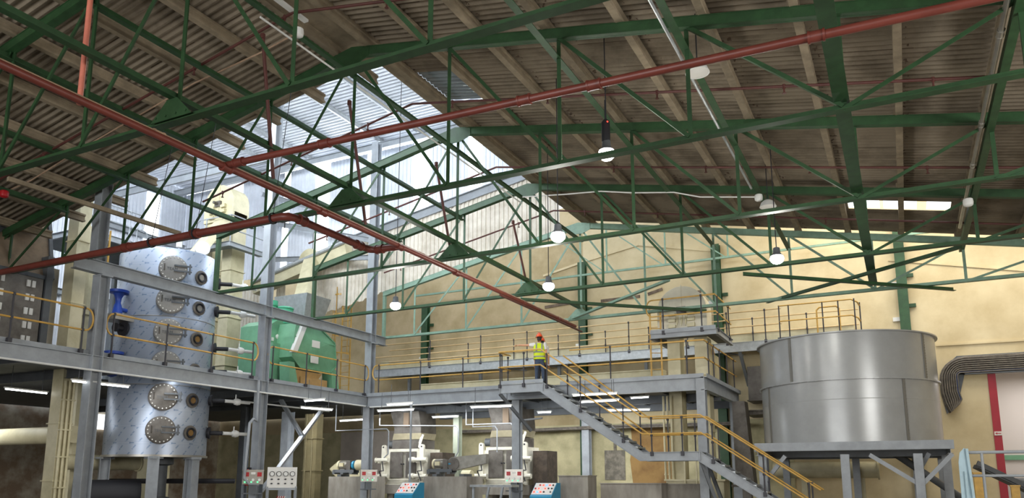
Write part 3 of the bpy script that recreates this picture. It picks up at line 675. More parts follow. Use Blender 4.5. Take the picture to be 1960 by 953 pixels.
# ------------------------------------------------------------------ bucket elevators and other plant at the back of the platform
def elevator(label, x, y, z0, z1, half, legw, hy=.35, headmat=CREAM, loff=None, vents=True):
    """two trunks and a round head, the wheel axis along y"""
    t = thing('bucket_elevator', label, 'bucket elevator', (x, y, z0), 'bucket elevators')
    for s in (-1, 1):
        mb = MB(); cx = x + (s * (half - legw / 2) if loff is None else loff[(s + 1) // 2]); mb.box(cx - legw / 2, cx + legw / 2, y - hy, y + hy, z0, z1 - half - .4)
        k = z0 + 1.2
        while k < z1 - half - .6: mb.box(cx - legw / 2 - .04, cx + legw / 2 + .04, y - hy - .04, y + hy + .04, k, k + .03); k += 2.0
        mb.build('trunk', CREAM, t)
    n = 14; z2 = z1 - half
    prof = [(x - half, y - hy * 1.25, z2 - .75)] + [(x + half * math.cos(q), y - hy * 1.25, z2 + half * math.sin(q)) for q in [PI - PI * i / n for i in range(n + 1)]] + [(x + half, y - hy * 1.25, z2 - .75)]
    mb = MB(); mb.prism(prof, (0, hy * 2.5, 0)); mb.bar((x, y - hy * 1.27, z2 - .3), (x, y - hy * 1.27, z1 + .04), .03, .03)
    for i in range(5): mb.lathe((x - half * .7 + i * half * .22, y - hy * 1.25, z2 + .28), [(.018, -.02), (.018, .02)], 6, (0, 1, 0))
    mb.build('head', headmat, t)
    mb = MB()
    mb.box(x - .16, x + .16, y - hy * 1.25 - .1, y - hy * 1.25, z2 - .12, z2 + .12); mb.rod((x, y - hy * 1.25 - .3, z2), (x, y, z2), .06, 12); mb.build('bearing', PANELD, t)
    if vents:
        mb = MB()
        for s in (-1, 1):
            for k in range(3):
                zz = z2 - .15 - k * .22; xx = x + s * half * .42
                mb.prism([(xx - s * .16, y - hy * 1.25, zz + .05), (xx + s * .1, y - hy * 1.25, zz + .1), (xx + s * .1, y - hy * 1.25, zz - .05), (xx - s * .16, y - hy * 1.25, zz - .05)], (0, -.12, 0))
        for k in (-1, 0, 1): mb.prism([(x + k * .16 - .06, y - hy * 1.25, z2 - .2), (x + k * .16 + .06, y - hy * 1.25, z2 - .2), (x + k * .16, y - hy * 1.25 - .16, z2 - .62)], (0, .05, 0))
        mb.build('vent_louvre', CREAM, t)
    return t
elevator('cream bucket elevator with round head and two trunks beside the stairs', -6.85, 27.6, 0, 8.5, .90, .46, .32, mat('pale_grey_cream', hexc('d6d0bc'), .45, 0, .06, 2), (-.36, .63))
elevator('cream bucket elevator with round head rising behind the stainless tower', -25.2, 22.7, ZP, 13.9, .85, .55, .35)
# boot and conduits of the elevator by the stairs
mb = MB(); mb.box(-7.6, -5.6, 27.1, 28.1, 0, 1.55); mb.box(-7.66, -5.54, 27.04, 28.16, 1.5, 1.56); mb.rod((-6.9, 27.05, 1.0), (-6.9, 27.05, 2.2), .03); mb.rod((-6.5, 27.05, 1.0), (-6.5, 27.05, 2.2), .03)
tag(mb.build('elevator_boot', CREAM), 'cream lower boot of the bucket elevator behind the stairs', 'elevator boot')
for i in range(5):
    x = -7.62 + i * .14 + (.9 if i > 2 else 0)
    mb = MB(); mb.rod((x, 27.15, 1.56), (x, 27.15, 4.5), .04); mb.lathe((x, 27.15, 1.7), [(.055, 0), (.055, .05)], 8)
    tag(mb.build('conduit_pipe', CREAM), f'{ORD[i]} cream riser pipe in front of the elevator trunks behind the stairs', 'pipe', 'riser pipes behind the stairs')
# service platform around the elevator head
t = thing('service_platform', 'small grey platform with rails around the rounded elevator head', 'platform', (-6.6, 26.3, 6.6))
mb = MB(); mb.box(-7.7, -5.45, 26.2, 27.2, 6.56, 6.60); mb.box(-7.7, -7.5, 27.2, 28.9, 6.56, 6.6); mb.box(-5.95, -5.45, 27.2, 28.9, 6.56, 6.6); mb.build('deck', DECKM, t)
mb = MB()
for a, b in (((-7.72, 26.2), (-5.43, 26.2)), ((-5.43, 26.2), (-5.43, 28.9)), ((-7.72, 26.2), (-7.72, 28.9))): mb.sec((*a, 6.55), (*b, 6.55), IB(.12, .22, .012))
mb.build('edge_beam', GREY, t)
mb = MB(); mb.box(-7.72, -5.43, 26.12, 26.14, 6.6, 6.75); mb.build('toe_plate', GREY, t)
handrail('yellow rail around the small platform at the rounded elevator head', [(-7.65, 26.16), (-5.42, 26.16), (-5.42, 28.8)], [(-7.25, 26.16), (-5.9, 26.16), (-5.42, 26.5), (-5.42, 28.4)], 6.68, loops=(True, False))
ladder('fixed_ladder', 'yellow ladder climbing to the small platform by the elevator head', (-7.75, 26.9), (.92, .38), (0, -1), ZP, 7.7, .38)
# left side plant ------------------------------------------------
P = lambda px, py, **k: at(px, py, **k)
t = thing('elevator_shaft', 'tall square beige trunk rising through the platform beside the louvred box', 'trunk', (-22.7, 14.7, 0), 'beige trunks')
mb = MB(); mb.box(-23.0, -22.5, 14.5, 14.9, 0, 10.4)
for z in (1.5, 3.2, 6.9, 8.9): mb.box(-23.04, -22.46, 14.46, 14.94, z, z + .03)
mb.build('duct', CREAM, t)
mb = MB()
for k in range(3): mb.rod((-22.45, 14.56 + k * .14, .9), (-22.45, 14.56 + k * .14, 4.5), .04)
for z in (1.3, 2.2, 3.0, 3.9): mb.box(-22.5, -22.4, 14.5, 14.9, z, z + .04)
mb.build('conduit', CREAM, t)
t = thing('elevator_shaft', 'second beige trunk standing half hidden behind the column next to the tower', 'trunk', (-23.5, 15.0, 0), 'beige trunks')
mb = MB(); mb.box(-24.6, -24.15, 16.1, 16.5, 0, 10.1); mb.box(-24.64, -24.11, 16.06, 16.54, 7.0, 7.03); mb.build('duct', CREAM, t)
t = thing('filter_housing', 'dusty steel box with rows of shiny clips behind the handrail', 'filter box', (-23.5, 12, ZP))
mb = MB(); mb.box(-25.6, -23.0, 9.0, 13.9, ZP + .15, 7.55); mb.build('body', PANELD, t)
mb = MB(); mb.box(-23.3, -22.95, 13.95, 14.15, ZP + .15, 8.3); mb.box(-25.6, -22.9, 8.9, 14.1, ZP, ZP + .15); mb.build('frame', GREYD, t)
mb = MB(); mb.box(-23.7, -23.1, 14.2, 14.42, ZP, 8.0); mb.build('side_panel', STEEL, t)
for i in range(5):
    for yy in (12.55, 12.7, 13.45, 13.6):
        mb = MB(); z = 5.55 + i * .42; mb.box(-23.0, -22.95, yy - .05, yy + .05, z, z + .2); mb.build('clip', PAPER, t)
t = thing('hopper', 'large brown tapered hopper above the steel box with clips', 'hopper', (-24.4, 12.5, 7.8))
mb = MB(); mb.grid([[(-25.8, 11.6, 7.6), (-23.1, 11.6, 7.6), (-23.1, 14.2, 7.6), (-25.8, 14.2, 7.6)], [(-25.2, 13.75, 10.0), (-23.9, 13.75, 10.0), (-23.9, 14.35, 10.0), (-25.2, 14.35, 10.0)]]); mb.build('cone', mat('brown_dusty_steel', hexc('8d7a64'), .7, .1, .15, 3), t)
mb = MB(); mb.bar((-23.08, 11.6, 7.62), (-23.88, 13.75, 10.02), .1, .14); mb.bar((-23.08, 14.2, 7.62), (-23.88, 14.35, 10.02), .1, .14); mb.bar((-23.05, 11.6, 7.62), (-23.05, 14.2, 7.62), .1, .12); mb.box(-25.3, -23.8, 13.7, 14.4, 10.0, 10.08); mb.build('frame', GREYD, t)
t = thing('service_platform', 'grey high level walkway with looped rails behind the column and tower', 'platform', (-26, 18, 10.4))
mb = MB(); mb.box(-28.5, -25.2, 16.4, 20.2, 10.2, 10.26); mb.build('deck', DECKM, t)
mb = MB(); mb.sec((-25.2, 16.4, 10.18), (-25.2, 20.2, 10.18), IB(.1, .22, .012)); mb.sec((-28.5, 16.4, 10.18), (-25.2, 16.4, 10.18), IB(.1, .22, .012)); mb.sec((-28.5, 20.2, 10.18), (-25.2, 20.2, 10.18), IB(.1, .22, .012)); mb.build('edge_beam', GREY, t)
handrail('grey looped rail at the edge of the high level walkway', [(-25.2, 16.6), (-25.2, 18.6)], [(-25.2, 16.8), (-25.2, 18.2)], 10.28, loops=(False, True), m=GREY, post_m=GREY, group='grey rails at high level')
handrail('grey looped rail on the far side of the high level walkway', [(-26.8, 17.2), (-26.8, 20.0)], [(-26.8, 17.5), (-26.8, 19.7)], 10.28, loops=(True, True), m=GREY, post_m=GREY, group='grey rails at high level')
for px in ((-25.4, 16.6), (-28.3, 20)):
    mb = MB(); mb.sec((px[0], px[1], ZP), (px[0], px[1], 10.1), IB(.2, .2, .014), (0, 1, 0)); tag(mb.build('platform_post', GREY), f"grey post under the high level walkway, {'nearer the tower' if px[0] > -26 else 'at the side wall'}", 'post')
t = thing('service_platform', 'grey platform with a hooped rail around the elevator head behind the tower', 'platform', (-25.2, 22.7, 11.2))
mb = MB(); mb.box(-26.6, -23.8, 21.7, 22.3, 11.0, 11.06); mb.box(-26.6, -26.1, 22.3, 23.8, 11, 11.06); mb.box(-24.3, -23.8, 22.3, 23.8, 11.0, 11.06); mb.sec((-26.6, 21.7, 10.98), (-23.8, 21.7, 10.98), IB(.1, .2, .01)); mb.sec((-23.8, 21.7, 10.98), (-23.8, 23.8, 10.98), IB(.1, .2, .01)); mb.build('deck', GREY, t)
handrail('grey hooped rail around the elevator head behind the tower', [(-25.6, 21.7), (-23.8, 21.7), (-23.8, 23.8)], [(-25.2, 21.7), (-23.85, 21.75)], 11.06, loops=(True, False), m=GREY, post_m=GREY, group='grey rails at high level')
mb = MB(); mb.prism([(-25.0, 22.0, 12.3), (-24.5, 22.0, 12.3), (-23.2, 19.2, 9.4), (-23.7, 19.2, 9.4)], (0, .45, .1)); tag(mb.build('feed_chute', CREAM), 'pale sloping chute from the elevator head down to the stainless tower', 'chute')

# green machine --------------------------------------------------
t = thing('seed_cleaner', 'green enamelled machine with two white plates standing on the platform', 'machine', (-22, 23.4, ZP))
xf = -20.75
face = [(22.45, 7.55), (23.85, 7.55), (24.75, 7.1), (24.9, 6.15), (24.55, 5.85), (22.75, 5.85), (22.3, 6.2), (22.35, 7.0)]
mb = MB(); pr = [V((xf, y, z)) for y, z in face]; mb.prism(pr, (-.9, 0, 0)); mb.build('front_housing', MGREEN, t)
mb = MB(); c = V((xf + .12, 23.55, 6.7))
for (y0, z0), (y1, z1) in zip(face, face[1:] + face[:1]): mb.poly([(xf + .002, y0, z0), (xf + .002, y1, z1), c]); mb.bar((xf + .02, y0, z0), (xf + .02, y1, z1), .04, .05)
mb.bar((xf + .03, 22.4, 7.0), (xf + .03, 24.8, 7.0), .05, .04); mb.build('face_panel', MGREEN, t)
mb = MB(); mb.box(-23.2, -21.6, 22.0, 24.6, 6.75, 7.5); mb.prism([(-23.2, 22.0, 7.5), (-21.6, 22.0, 7.5), (-21.6, 22.4, 7.75), (-23.2, 22.4, 7.75)], (0, 2.1, 0)); mb.box(-23.2, -21.4, 21.95, 22.9, ZP + .02, 6.75); mb.build('body', MGREEN, t)
mb = MB(); mb.prism([(xf + .01, 22.15, 6.35), (xf + .01, 22.75, 7.72), (xf + .01, 23.0, 7.72), (xf + .01, 22.4, 6.35)], (.16, 0, 0)); mb.build('slanting_bar', PAPER, t)
for y, z in ((23.5, 6.85), (23.45, 6.22)):
    mb = MB(); mb.box(xf + .10, xf + .13, y - .22, y + .22, z - .14, z + .14); mb.build('plate', PAPER, t)
for y in (22.3, 24.75):
    mb = MB(); mb.prism([(xf, y - .12, 6.0), (xf, y + .16, 6.0), (xf + .15, y + .32, ZP + .02), (xf + .15, y - .18, ZP + .02)], (-.5, 0, 0)); mb.build('leg', MGREEN, t)
for x in (-23.2,):
    for y in (22.3, 24.4): mb = MB(); mb.box(x - .12, x + .12, y - .12, y + .12, ZP + .02, 6.8); mb.build('leg', MGREEN, t)
mb = MB(); mb.prism([(xf - .12, 22.35, 5.75), (xf - .12, 24.2, 5.75), (xf - .12, 23.6, 5.05), (xf - .12, 22.9, 5.05)], (-.6, 0, 0)); mb.build('tan_tray', CARD, t)
mb = MB(); mb.box(xf - .1, xf - .04, 22.9, 24.45, 5.02, 5.5); mb.build('tan_tray', CARD, t)
mb = MB(); mb.lathe((-21.8, 22.9, 7.85), [(.33, -.2), (.33, .42), (.36, .42), (.36, .46), (.3, .5)], 20); mb.lathe((-22.1, 22.45, 7.6), [(.22, -.2), (.22, .75), (.26, .75), (.26, .95)], 18); mb.build('inlet', mat('turquoise_enamel', hexc('4fae88'), .4), t)
mb = MB(); mb.lathe((-21.6, 22.35, 7.05), [(.09, 0), (.1, .03), (.05, .05)], 16, (1, 0, 0)); mb.box(-21.6, -21.57, 22.05, 22.15, 6.85, 6.98); mb.build('gauge', PAPER, t)
# chute and hood feeding the green machine
t = thing('feed_hopper', 'pale grey hopper above the green machine with a sloping cream chute', 'hopper', (-22.5, 24.3, 8.4))
mb = MB(); mb.grid([[(-22.9, 23.9, 8.0), (-21.7, 23.9, 8.0), (-21.7, 25.0, 8.0), (-22.9, 25.0, 8.0)], [(-23.2, 23.7, 9.1), (-21.4, 23.7, 9.1), (-21.4, 25.2, 9.1), (-23.2, 25.2, 9.1)]]); mb.build('hopper_body', GALV, t)
mb = MB(); mb.prism([(-22.6, 24.2, 9.05), (-22.0, 24.2, 9.05), (-23.3, 26.2, 11.7), (-23.9, 26.2, 11.7)], (0, .4, .1)); mb.build('chute', CREAM, t)
t = thing('screw_conveyor', 'cream enclosed conveyor sloping along the opening below the bright panels', 'conveyor', (-25, 26.5, 11.4))
mb = MB(); a, b = at(490, 555, Y=26.3), at(668, 478, Y=26.4); mb.bar(a, b, .5, .5); mb.build('trough', CREAM, t)
mb = MB(); d = V((0, -.3, .3)); mb.tube([a + d, b + d, b + d + V((.15, 0, .25))], .09, 10); mb.build('pipe', GALV, t)
mb = MB(); c = at(590, 500, Y=26.2); mb.prism([c + V((.6 * math.cos(q), 0, .6 * math.sin(q))) for q in [PI * i / 10 for i in range(11)]], (0, .5, 0)); mb.build('round_hood', CREAM, t)
mb = MB(); mb.rod((-20.9, 21.0, ZP), (-20.9, 21.0, 9.0), .05); tag(mb.build('pipe_riser', GALV), 'slim grey pipe standing in front of the green machine', 'pipe')
# ------------------------------------------------------------------ gable wall steelwork
for i, (x, d) in enumerate([(-21.6, 'dusky green wall column behind the grey corner column'), (-12.9, 'green wall column behind the worker, passing below the platform'), (-6.68, 'bright green wall column beside the rounded elevator head'), (.40, 'bright green wall column above the grey tank')]):
    t = thing('wall_column', d, 'column', (x, YW - .14, 0), 'green wall columns')
    mb = MB(); mb.sec((x, YW - .16, 0), (x, YW - .16, 11.6 if i else 10.4), IB(.36, .26, .02), (0, 1, 0)); mb.build('shaft', GREEN, t)
    for z in (6.9, 8.1, 9.3): MB().box(x + .18, x + .42, YW - .1, YW - .02, z, z + .14).build('cleat', GREEN, t)
    for z in (7.6, 9.0): MB().box(x - .42, x - .18, YW - .06, YW - .01, z, z + .16).build('wall_plate', PAPER, t)
# thin lattice girt along the wall
t = thing('wall_girder', 'thin pale mint lattice girder along the cream wall above the elevator head', 'girder', (-8, 32.5, 10.3))
zg = at(1080, 531, Y=32.4).z; mb = MB(); mb.bar((-22, 32.4, zg), (5, 32.4, zg), .08, .09); mb.build('chord', GREENL, t)
for px in (1161, 1273, 1393):
    x = at(px, 480, Y=32.4).x; mb = MB(); mb.bar((x, 32.4, zg), (x, 32.4, zg + 2.2), .06, .06, (1, 0, 0)); mb.build('post', GREENL, t)
    mb = MB(); mb.bar((x - .1, 32.4, zg), (x - 2.1, 32.4, zg + 1.6), .05, .05, (0, 1, 0)); mb.build('brace', GREENL, t)
# small broken patches in the plaster
mb = MB()
for (x0, y0, x1, y1) in ((1043, 588, 1090, 580), (1150, 576, 1225, 567), (1325, 560, 1342, 558), (1240, 563, 1268, 553)):
    a, b = at(x0, y0, Y=YW - .02), at(x1, y1, Y=YW - .02); mb.bar(a, b, .03, .13)
struct(mb.build('trim_4', RUST))
# dark box in the plaster under the platform and dark square patch
mb = MB(); a = at(1157, 862, Y=YW - .05); mb.box(a.x, a.x + .95, YW - .06, YW - .03, a.z - 1.3, a.z); mb.rod((a.x + .5, YW - .05, a.z), (a.x + .5, YW - .05, a.z + .9), .07); struct(mb.build('trim_5', mat('grey_cement_patch', hexc('7c766a'), .9, 0, .3, 5)))
# ------------------------------------------------------------------ walkway and conveyor along the gable wall
t = thing('wall_walkway', 'grey walkway high along the cream wall behind the platform', 'walkway', (-12, 31, 6.8))
mb = MB(); mb.sec((-23.6, 31, 6.72), (-.6, 31, 6.72), IB(.12, .38, .012)); mb.build('edge_beam', GALV, t)
mb = MB(); mb.box(-23.6, -.6, 31.0, 32.2, 6.84, 6.88)
mb.build('deck', DECKM, t)
mb = MB()
for i in range(12): mb.bar((-22.5 + i * 2, 31, 6.62), (-21.7 + i * 2, 32.6, 6.62), .06, .06)
mb.build('cross_bar', GREY, t)
for i in range(6):
    x = -22 + i * 4.1; mb = MB(); mb.bar((x, 32.1, 6.7), (x, 32.1, ZP), .14, .14, (1, 0, 0)) if x < XR else mb.bar((x, 31.2, 6.7), (x, 32.95, 5.4), .12, .12); mb.build('support', GREY, t)
px = [-22.6, -20.0, -17.2, -14.9, -13.4, -12.2, -10.1, -8.6, -6.0, -4.5]
handrail('pale yellow front rail of the high walkway along the cream wall', [(-23.4, 31.0), (-3.9, 31.0)], [(x, 31.0) for x in (-20.1, -17.3, -14.9, -12.35, -10.1, -7.6, -6.0, -4.52)], 6.93, 1.2, .6, m=YELP)
handrail('pale yellow rear rail of the high walkway close to the cream wall', [(-23.4, 32.25), (-1.2, 32.25)], [(x, 32.25) for x in (-21, -18.7, -16.2, -13.9, -11.6, -9.6, -7.4, -5.2, -3.1)], 6.93, 1.15, .55, m=YELP)
t = thing('trough_conveyor', 'long cream conveyor trough beside the high walkway', 'conveyor', (-12, 32.5, 7.3), 'cream conveyor troughs')
mb = MB(); mb.box(-24, -1.4, 32.35, 32.8, 6.95, 7.5); mb.build('trough', CREAM, t)
mb = MB(); mb.box(-24, -1.4, 32.31, 32.84, 7.5, 7.54); mb.box(-24, -1.4, 32.31, 32.84, 6.93, 6.96); mb.build('flange', CREAM, t)
t = thing('trough_conveyor', 'cream conveyor trough lying on the platform behind the front handrail', 'conveyor', (-14, 29.5, 5.2), 'cream conveyor troughs')
mb = MB(); mb.box(-19.4, -8.2, 29.2, 29.8, 5.15, 5.75); mb.build('trough', CREAM, t)
mb = MB(); mb.box(-19.4, -8.2, 29.14, 29.86, 5.75, 5.79); mb.box(-19.4, -8.2, 29.14, 29.86, 5.4, 5.42); mb.build('flange', CREAM, t)
mb = MB(); 
for x in (-18.5, -15.5, -12.5, -9.2): mb.box(x - .06, x + .06, 29.25, 29.75, ZP, 5.15)
mb.build('foot', GREY, t)
# railed gantry over the tank
t = thing('tank_gantry', 'yellow railed gate stand at the walkway end behind the tank top', 'gantry', (-2.5, 30.6, 6.9))
mb = MB(); mb.box(-4.0, -1.0, 30.4, 31.6, 6.84, 6.88); mb.build('deck', DECKM, t)
def rl(pts, r=.026, m=YEL, n='rail'):
    mb = MB(); mb.tube(pts, r, 8); return mb.build(n, m, t)
rl([(-3.9, 30.4, 8.1), (-1.35, 30.4, 8.1), (-1.15, 30.5, 8.0), (-1.1, 31.4, 8.0)]); rl([(-3.9, 30.4, 7.5), (-1.35, 30.4, 7.5), (-1.15, 30.5, 7.4), (-1.1, 31.4, 7.4)])
rl([(-2.6, 30.9, 6.9), (-2.6, 30.9, 7.9), (-2.5, 30.9, 8.0), (-1.9, 30.9, 8.0), (-1.8, 30.9, 7.9), (-1.8, 30.9, 6.9)], .03)
for x, y in ((-3.9, 30.4), (-3.55, 30.4), (-2.35, 30.4), (-1.8, 30.4), (-1.25, 30.4), (-1.1, 31.2)): rl([(x, y, 6.8), (x, y, 8.12)], .024, POST, 'post')

# ------------------------------------------------------------------ tank
KC, KR = (-1.60, 28.3), 2.74
t = thing('storage_tank', 'huge round grey tank with riveted seams on a steel stand', 'tank', (*KC, 2.58))
mb = MB(); prof = [(KR, 2.58), (KR, 4.60), (KR, 6.08), (KR - .02, 6.08), (KR - .02, 2.62)]
mb.lathe((*KC, 0), prof, 96, caps=False); mb.lathe((*KC, 0), [(KR - .02, 2.6), (.05, 2.6)], 96, caps=False); mb.build('shell', TANKM, t)
for z, rr, hh, nm in ((6.07, .09, .02, 'top_rim'), (4.6, .075, .022, 'band_flange'), (2.6, .04, .02, 'bottom_rim')):
    mb = MB(); mb.lathe((*KC, 0), [(KR - .02, z - hh), (KR + rr, z - hh), (KR + rr, z + hh), (KR - .02, z + hh)], 96, smooth=False, caps=False)
    if z < 5:
        for q in range(72): a = q * PI / 36; mb.box(KC[0] + (KR + .055) * math.cos(a) - .012, KC[0] + (KR + .055) * math.cos(a) + .012, KC[1] + (KR + .055) * math.sin(a) - .012, KC[1] + (KR + .055) * math.sin(a) + .012, z - .03, z + .03)
    mb.build(nm, TANKM, t)
ka = math.atan2(-KC[1], -KC[0]); SEAM = mat('seam_grey', hexc('77756f'), .5)
for z0, z1, angs in ((4.62, 6.06, (-.62, .98, 2.5, 4)), (2.62, 4.58, (-1.05, .62, 2.2, 3.7))):
    for da in angs:
        a = ka + da; d = V((math.cos(a), math.sin(a), 0)); s = V((-math.sin(a), math.cos(a), 0)); c = V((*KC, 0)) + d * KR
        mb = MB(); mb.bar(c + V((0, 0, z0)), c + V((0, 0, z1)), .09, .05, d)
        for q in range(16): mb.lathe(c + d * .025 + s * .03 + V((0, 0, z0 + .06 + q * (z1 - z0 - .1) / 16)), [(.012, 0), (.012, .012)], 6, d)
        mb.build('seam_strip', SEAM, t)
mb = MB(); mb.lathe((*KC, 0), [(KR, 3.98), (KR + .004, 3.985), (KR + .004, 3.995), (KR, 4.0)], 96, caps=False); mb.build('weld_seam', TANKM, t)
t = thing('tank_stand', 'grey steel stand with diagonal braces below the round tank', 'stand', (KC[0], KC[1], 0))
y0, y1, x0, x1 = 25.42, 31.0, -4.15, 1.16
mb = MB()
for y in (y0, (y0 + y1) / 2, y1): mb.sec((x0 - .1, y, 2.42), (x1 + .1, y, 2.42), UB(-.1, .26, .016) if y == y0 else IB(.14, .26, .016))
mb.build('beam', GREY, t)
for x in (x0, x1): mb = MB(); mb.sec((x, y0, 2.42), (x, y1, 2.42), IB(.14, .26, .016)); mb.build('beam', GREY, t)
mb = MB(); mb.box(x0, x1, y0, y1, 2.545, 2.57); mb.build('floor_plate', DECKM, t)
for x in (x0 + .1, -1.63, .32, x1 - .05):
    for y in ((y0 + (.25 if x < -4 else 0), y1) if x != x1 - .05 else (y0 + 1.9, y1)):
        mb = MB(); mb.sec((x, y, 0), (x, y, 2.3), IB(.24, .22, .016), (0, 1, 0)); mb.box(x - .2, x + .2, y - .2, y + .2, 0, .03); mb.build('leg', GREY, t)
for a, b in (((-.95, y0, 2.28), (.25, y0, 1.45)), ((1.2, y0, 2.28), (.4, y0, 1.45)), ((-3.35, y0 + .16, 2.28), (-4.0, y0 + .25, 1.5)), ((.6, y0 + .3, 2.28), (.2, y0 + .9, 1.6))):
    mb = MB(); mb.bar(a, b, .12, .14, (0, 1, 0)); mb.build('brace', GREY, t)
mb = MB(); mb.rod((-.3, 29.3, 2.4), (2.0, 30.2, .6), .12, 12); tag(mb.build('outlet_pipe', GREYD), 'dark sloping outlet pipe beneath the round tank', 'pipe')
mb = MB(); mb.rod((-4.6, 31.6, 1.9), (-.9, 31.6, 1.9), .3, 20); mb.box(-3.6, -3.4, 31.5, 31.7, 0, 1.7); mb.box(-1.6, -1.4, 31.5, 31.7, 0, 1.7); mb.lathe((-.95, 31.6, 1.9), [(.36, 0), (.36, .06)], 20, (1, 0, 0)); tag(mb.build('large_duct', CREAM), 'cream horizontal duct in the shade behind the tank stand', 'duct')
mb = MB(); mb.box(-5.4, -3.2, 31.6, 32.96, 4.65, 6.0); mb.box(-5.45, -3.2, 31.55, 32.97, 4.62, 4.66); tag(mb.build('duct_box', PANELD), 'grey brown duct box between the platform end and the tank', 'duct')
mb = MB(); mb.box(-5.5, -1.5, 31.3, 32.99, 4.05, 4.15)
for i in range(9): mb.tube([(-5.5, 31.35 + i * .16, 4.2), (-3.5, 31.35 + i * .16, 4.18 + .03 * math.sin(i)), (-1.5, 31.35 + i * .16, 4.22)], .05, 6)
tag(mb.build('cable_ladder', CABLE), 'dark cable rack full of cables in the gap beside the tank', 'cable rack')
# grey square trunk legs beyond the platform end
mb = MB(); mb.grid([[(-5.6, 29.2, 1.35), (-4.95, 29.2, 1.35), (-4.95, 29.9, 1.35), (-5.6, 29.9, 1.35)], [(-5.6, 29.2, 4.4), (-5.15, 29.2, 4.4), (-5.15, 29.9, 4.4), (-5.6, 29.9, 4.4)]]); mb.box(-5.75, -4.8, 29.1, 30.0, 1.28, 1.36); mb.box(-5.4, -5.1, 29.3, 29.7, 0, 1.3)
tag(mb.build('spout_duct', PANELD), 'brown grey flaring duct behind the lower stair flight', 'duct')
t = thing('control_cabinet', 'cream cabinet on the platform end behind the handrail', 'cabinet', (-6.1, 28.6, ZP))
mb = MB(); mb.box(-6.5, -5.95, 28.2, 29.0, ZP + .2, ZP + 1.15); mb.build('body', CREAM, t)
mb = MB(); mb.box(-5.95, -5.92, 28.25, 28.95, ZP + .25, ZP + 1.1); mb.build('door', CREAM, t)
mb = MB(); mb.box(-6.5, -6.4, 28.2, 29, ZP, ZP + .2); mb.box(-6.05, -5.95, 28.2, 29, ZP, ZP + .2); mb.build('foot', GREYD, t)
mb = MB(); mb.tube([(-6.1, 28.4, ZP + 1.15)] + [(-6.1, 28.4 + .2 - .2 * math.cos(q), ZP + 1.15 + .35 * math.sin(q)) for q in [PI * i / 8 for i in range(1, 8)]] + [(-6.1, 28.8, ZP + 1.15)], .03); mb.build('cable_loop', YEL, t)

# ------------------------------------------------------------------ cable tray on the wall, red jamb, arrow sign
t = thing('cable_tray', 'thick bundle of grey cables in a tray curving down the cream wall', 'cable tray', (2.2, YW - .12, 5.6))
n = 24
for k in range(n):
    f = k / (n - 1); y = YW - .07 - .05 * (k % 3)
    # outer path rises from below, bends and runs along the wall
    ro = .18 + .5 * (1 - f); zt = 6.05 - .60 * f
    cx, cz = 2.0 - .0 * f, 5.38
    pts = [V((1.92 - .25 * (1 - f) - .18 + .1 * f, y, 3.92 + .25 * f))]
    x_in = 1.38 + .58 * f ** .9
    pts = [V((1.62 + .30 * f, y, 3.98 + .30 * f)), V((x_in + .07, y, 4.35 + .12 * f)), V((x_in, y, 4.75))]
    r = .75 * (1 - f) + .12
    for q in [PI - i * PI / 2 / 6 for i in range(0, 7)]: pts.append(V((x_in + r + r * math.cos(q), y, zt - r + r * math.sin(q))))
    pts += [V((3.5, y, zt + .012 * math.sin(k * 2))), V((4.6, y, zt)), V((8.6, y, zt))]
    mb = MB(); mb.tube(pts, .022, 6); mb.build('cable', CABLEB if k == n - 2 else CABLE, t)
mb = MB(); mb.box(2.0, 8.7, YW - .04, YW - .008, 5.40, 6.1); mb.box(2.2, 8.7, YW - .22, YW - .008, 5.37, 5.40); mb.prism([(1.4, YW - .04, 4.6), (2.0, YW - .04, 4.7), (2.2, YW - .04, 5.4), (2.0, YW - .04, 6.1), (1.55, YW - .04, 5.7), (1.36, YW - .04, 5.1)], (0, .03, 0)); mb.prism([(1.5, YW - .04, 3.95), (1.95, YW - .04, 4.3), (2.0, YW - .04, 4.7), (1.38, YW - .04, 4.7)], (0, .03, 0)); mb.build('tray', GREYD, t)
mb = MB(); mb.box(2.92, DX + .12, YW - .05, YW + .36, 0, 5.36); o = mb.build('door_1_jamb', REDJ); o['kind'] = 'structure'
t = thing('arrow_sign', 'small white sign with a red arrow on the red door jamb', 'sign', (3.0, YW - .06, 3.3))
mb = MB(); mb.box(2.94, 3.17, YW - .065, YW - .052, 3.12, 3.26); mb.build('plate', PAPER, t)
mb = MB(); yy = YW - .066; mb.prism([(2.96, yy, 3.19), (3.03, yy, 3.235), (3.03, yy, 3.205), (3.15, yy, 3.205), (3.15, yy, 3.175), (3.03, yy, 3.175), (3.03, yy, 3.145)], (0, -.004, 0)); mb.build('arrow', REDB, t)
# things beyond the doorway and at the near rail
t = thing('guard_rail', 'grey pipe guard rail at the right of the tank stand', 'rail', (1.9, 20, 1))
mb = MB(); mb.rod((1.25, 20, 2.16), (4.5, 20, 2.16), .035); mb.build('top_rail', GREY, t)
mb = MB(); mb.rod((1.28, 20, 1.65), (4.5, 20, 1.65), .03); mb.build('mid_rail', GREY, t)
for x in (1.5, 3.0, 4.4): mb = MB(); mb.rod((x, 20, 0), (x, 20, 2.16), .03); mb.build('post', GREY, t)
t = thing('machine_guard', 'pale blue steel guard panel with a rounded top at the rail end', 'guard', (1.15, 20, 0))
mb = MB(); mb.prism([(1.02, 19.9, 0), (1.30, 19.9, 0), (1.26, 19.9, 1.9), (1.22, 19.9, 2.2), (1.17, 19.9, 2.26), (1.08, 19.9, 2.16), (1.04, 19.9, 1.95)], (0, .06, 0)); mb.build('panel', PALEB, t)
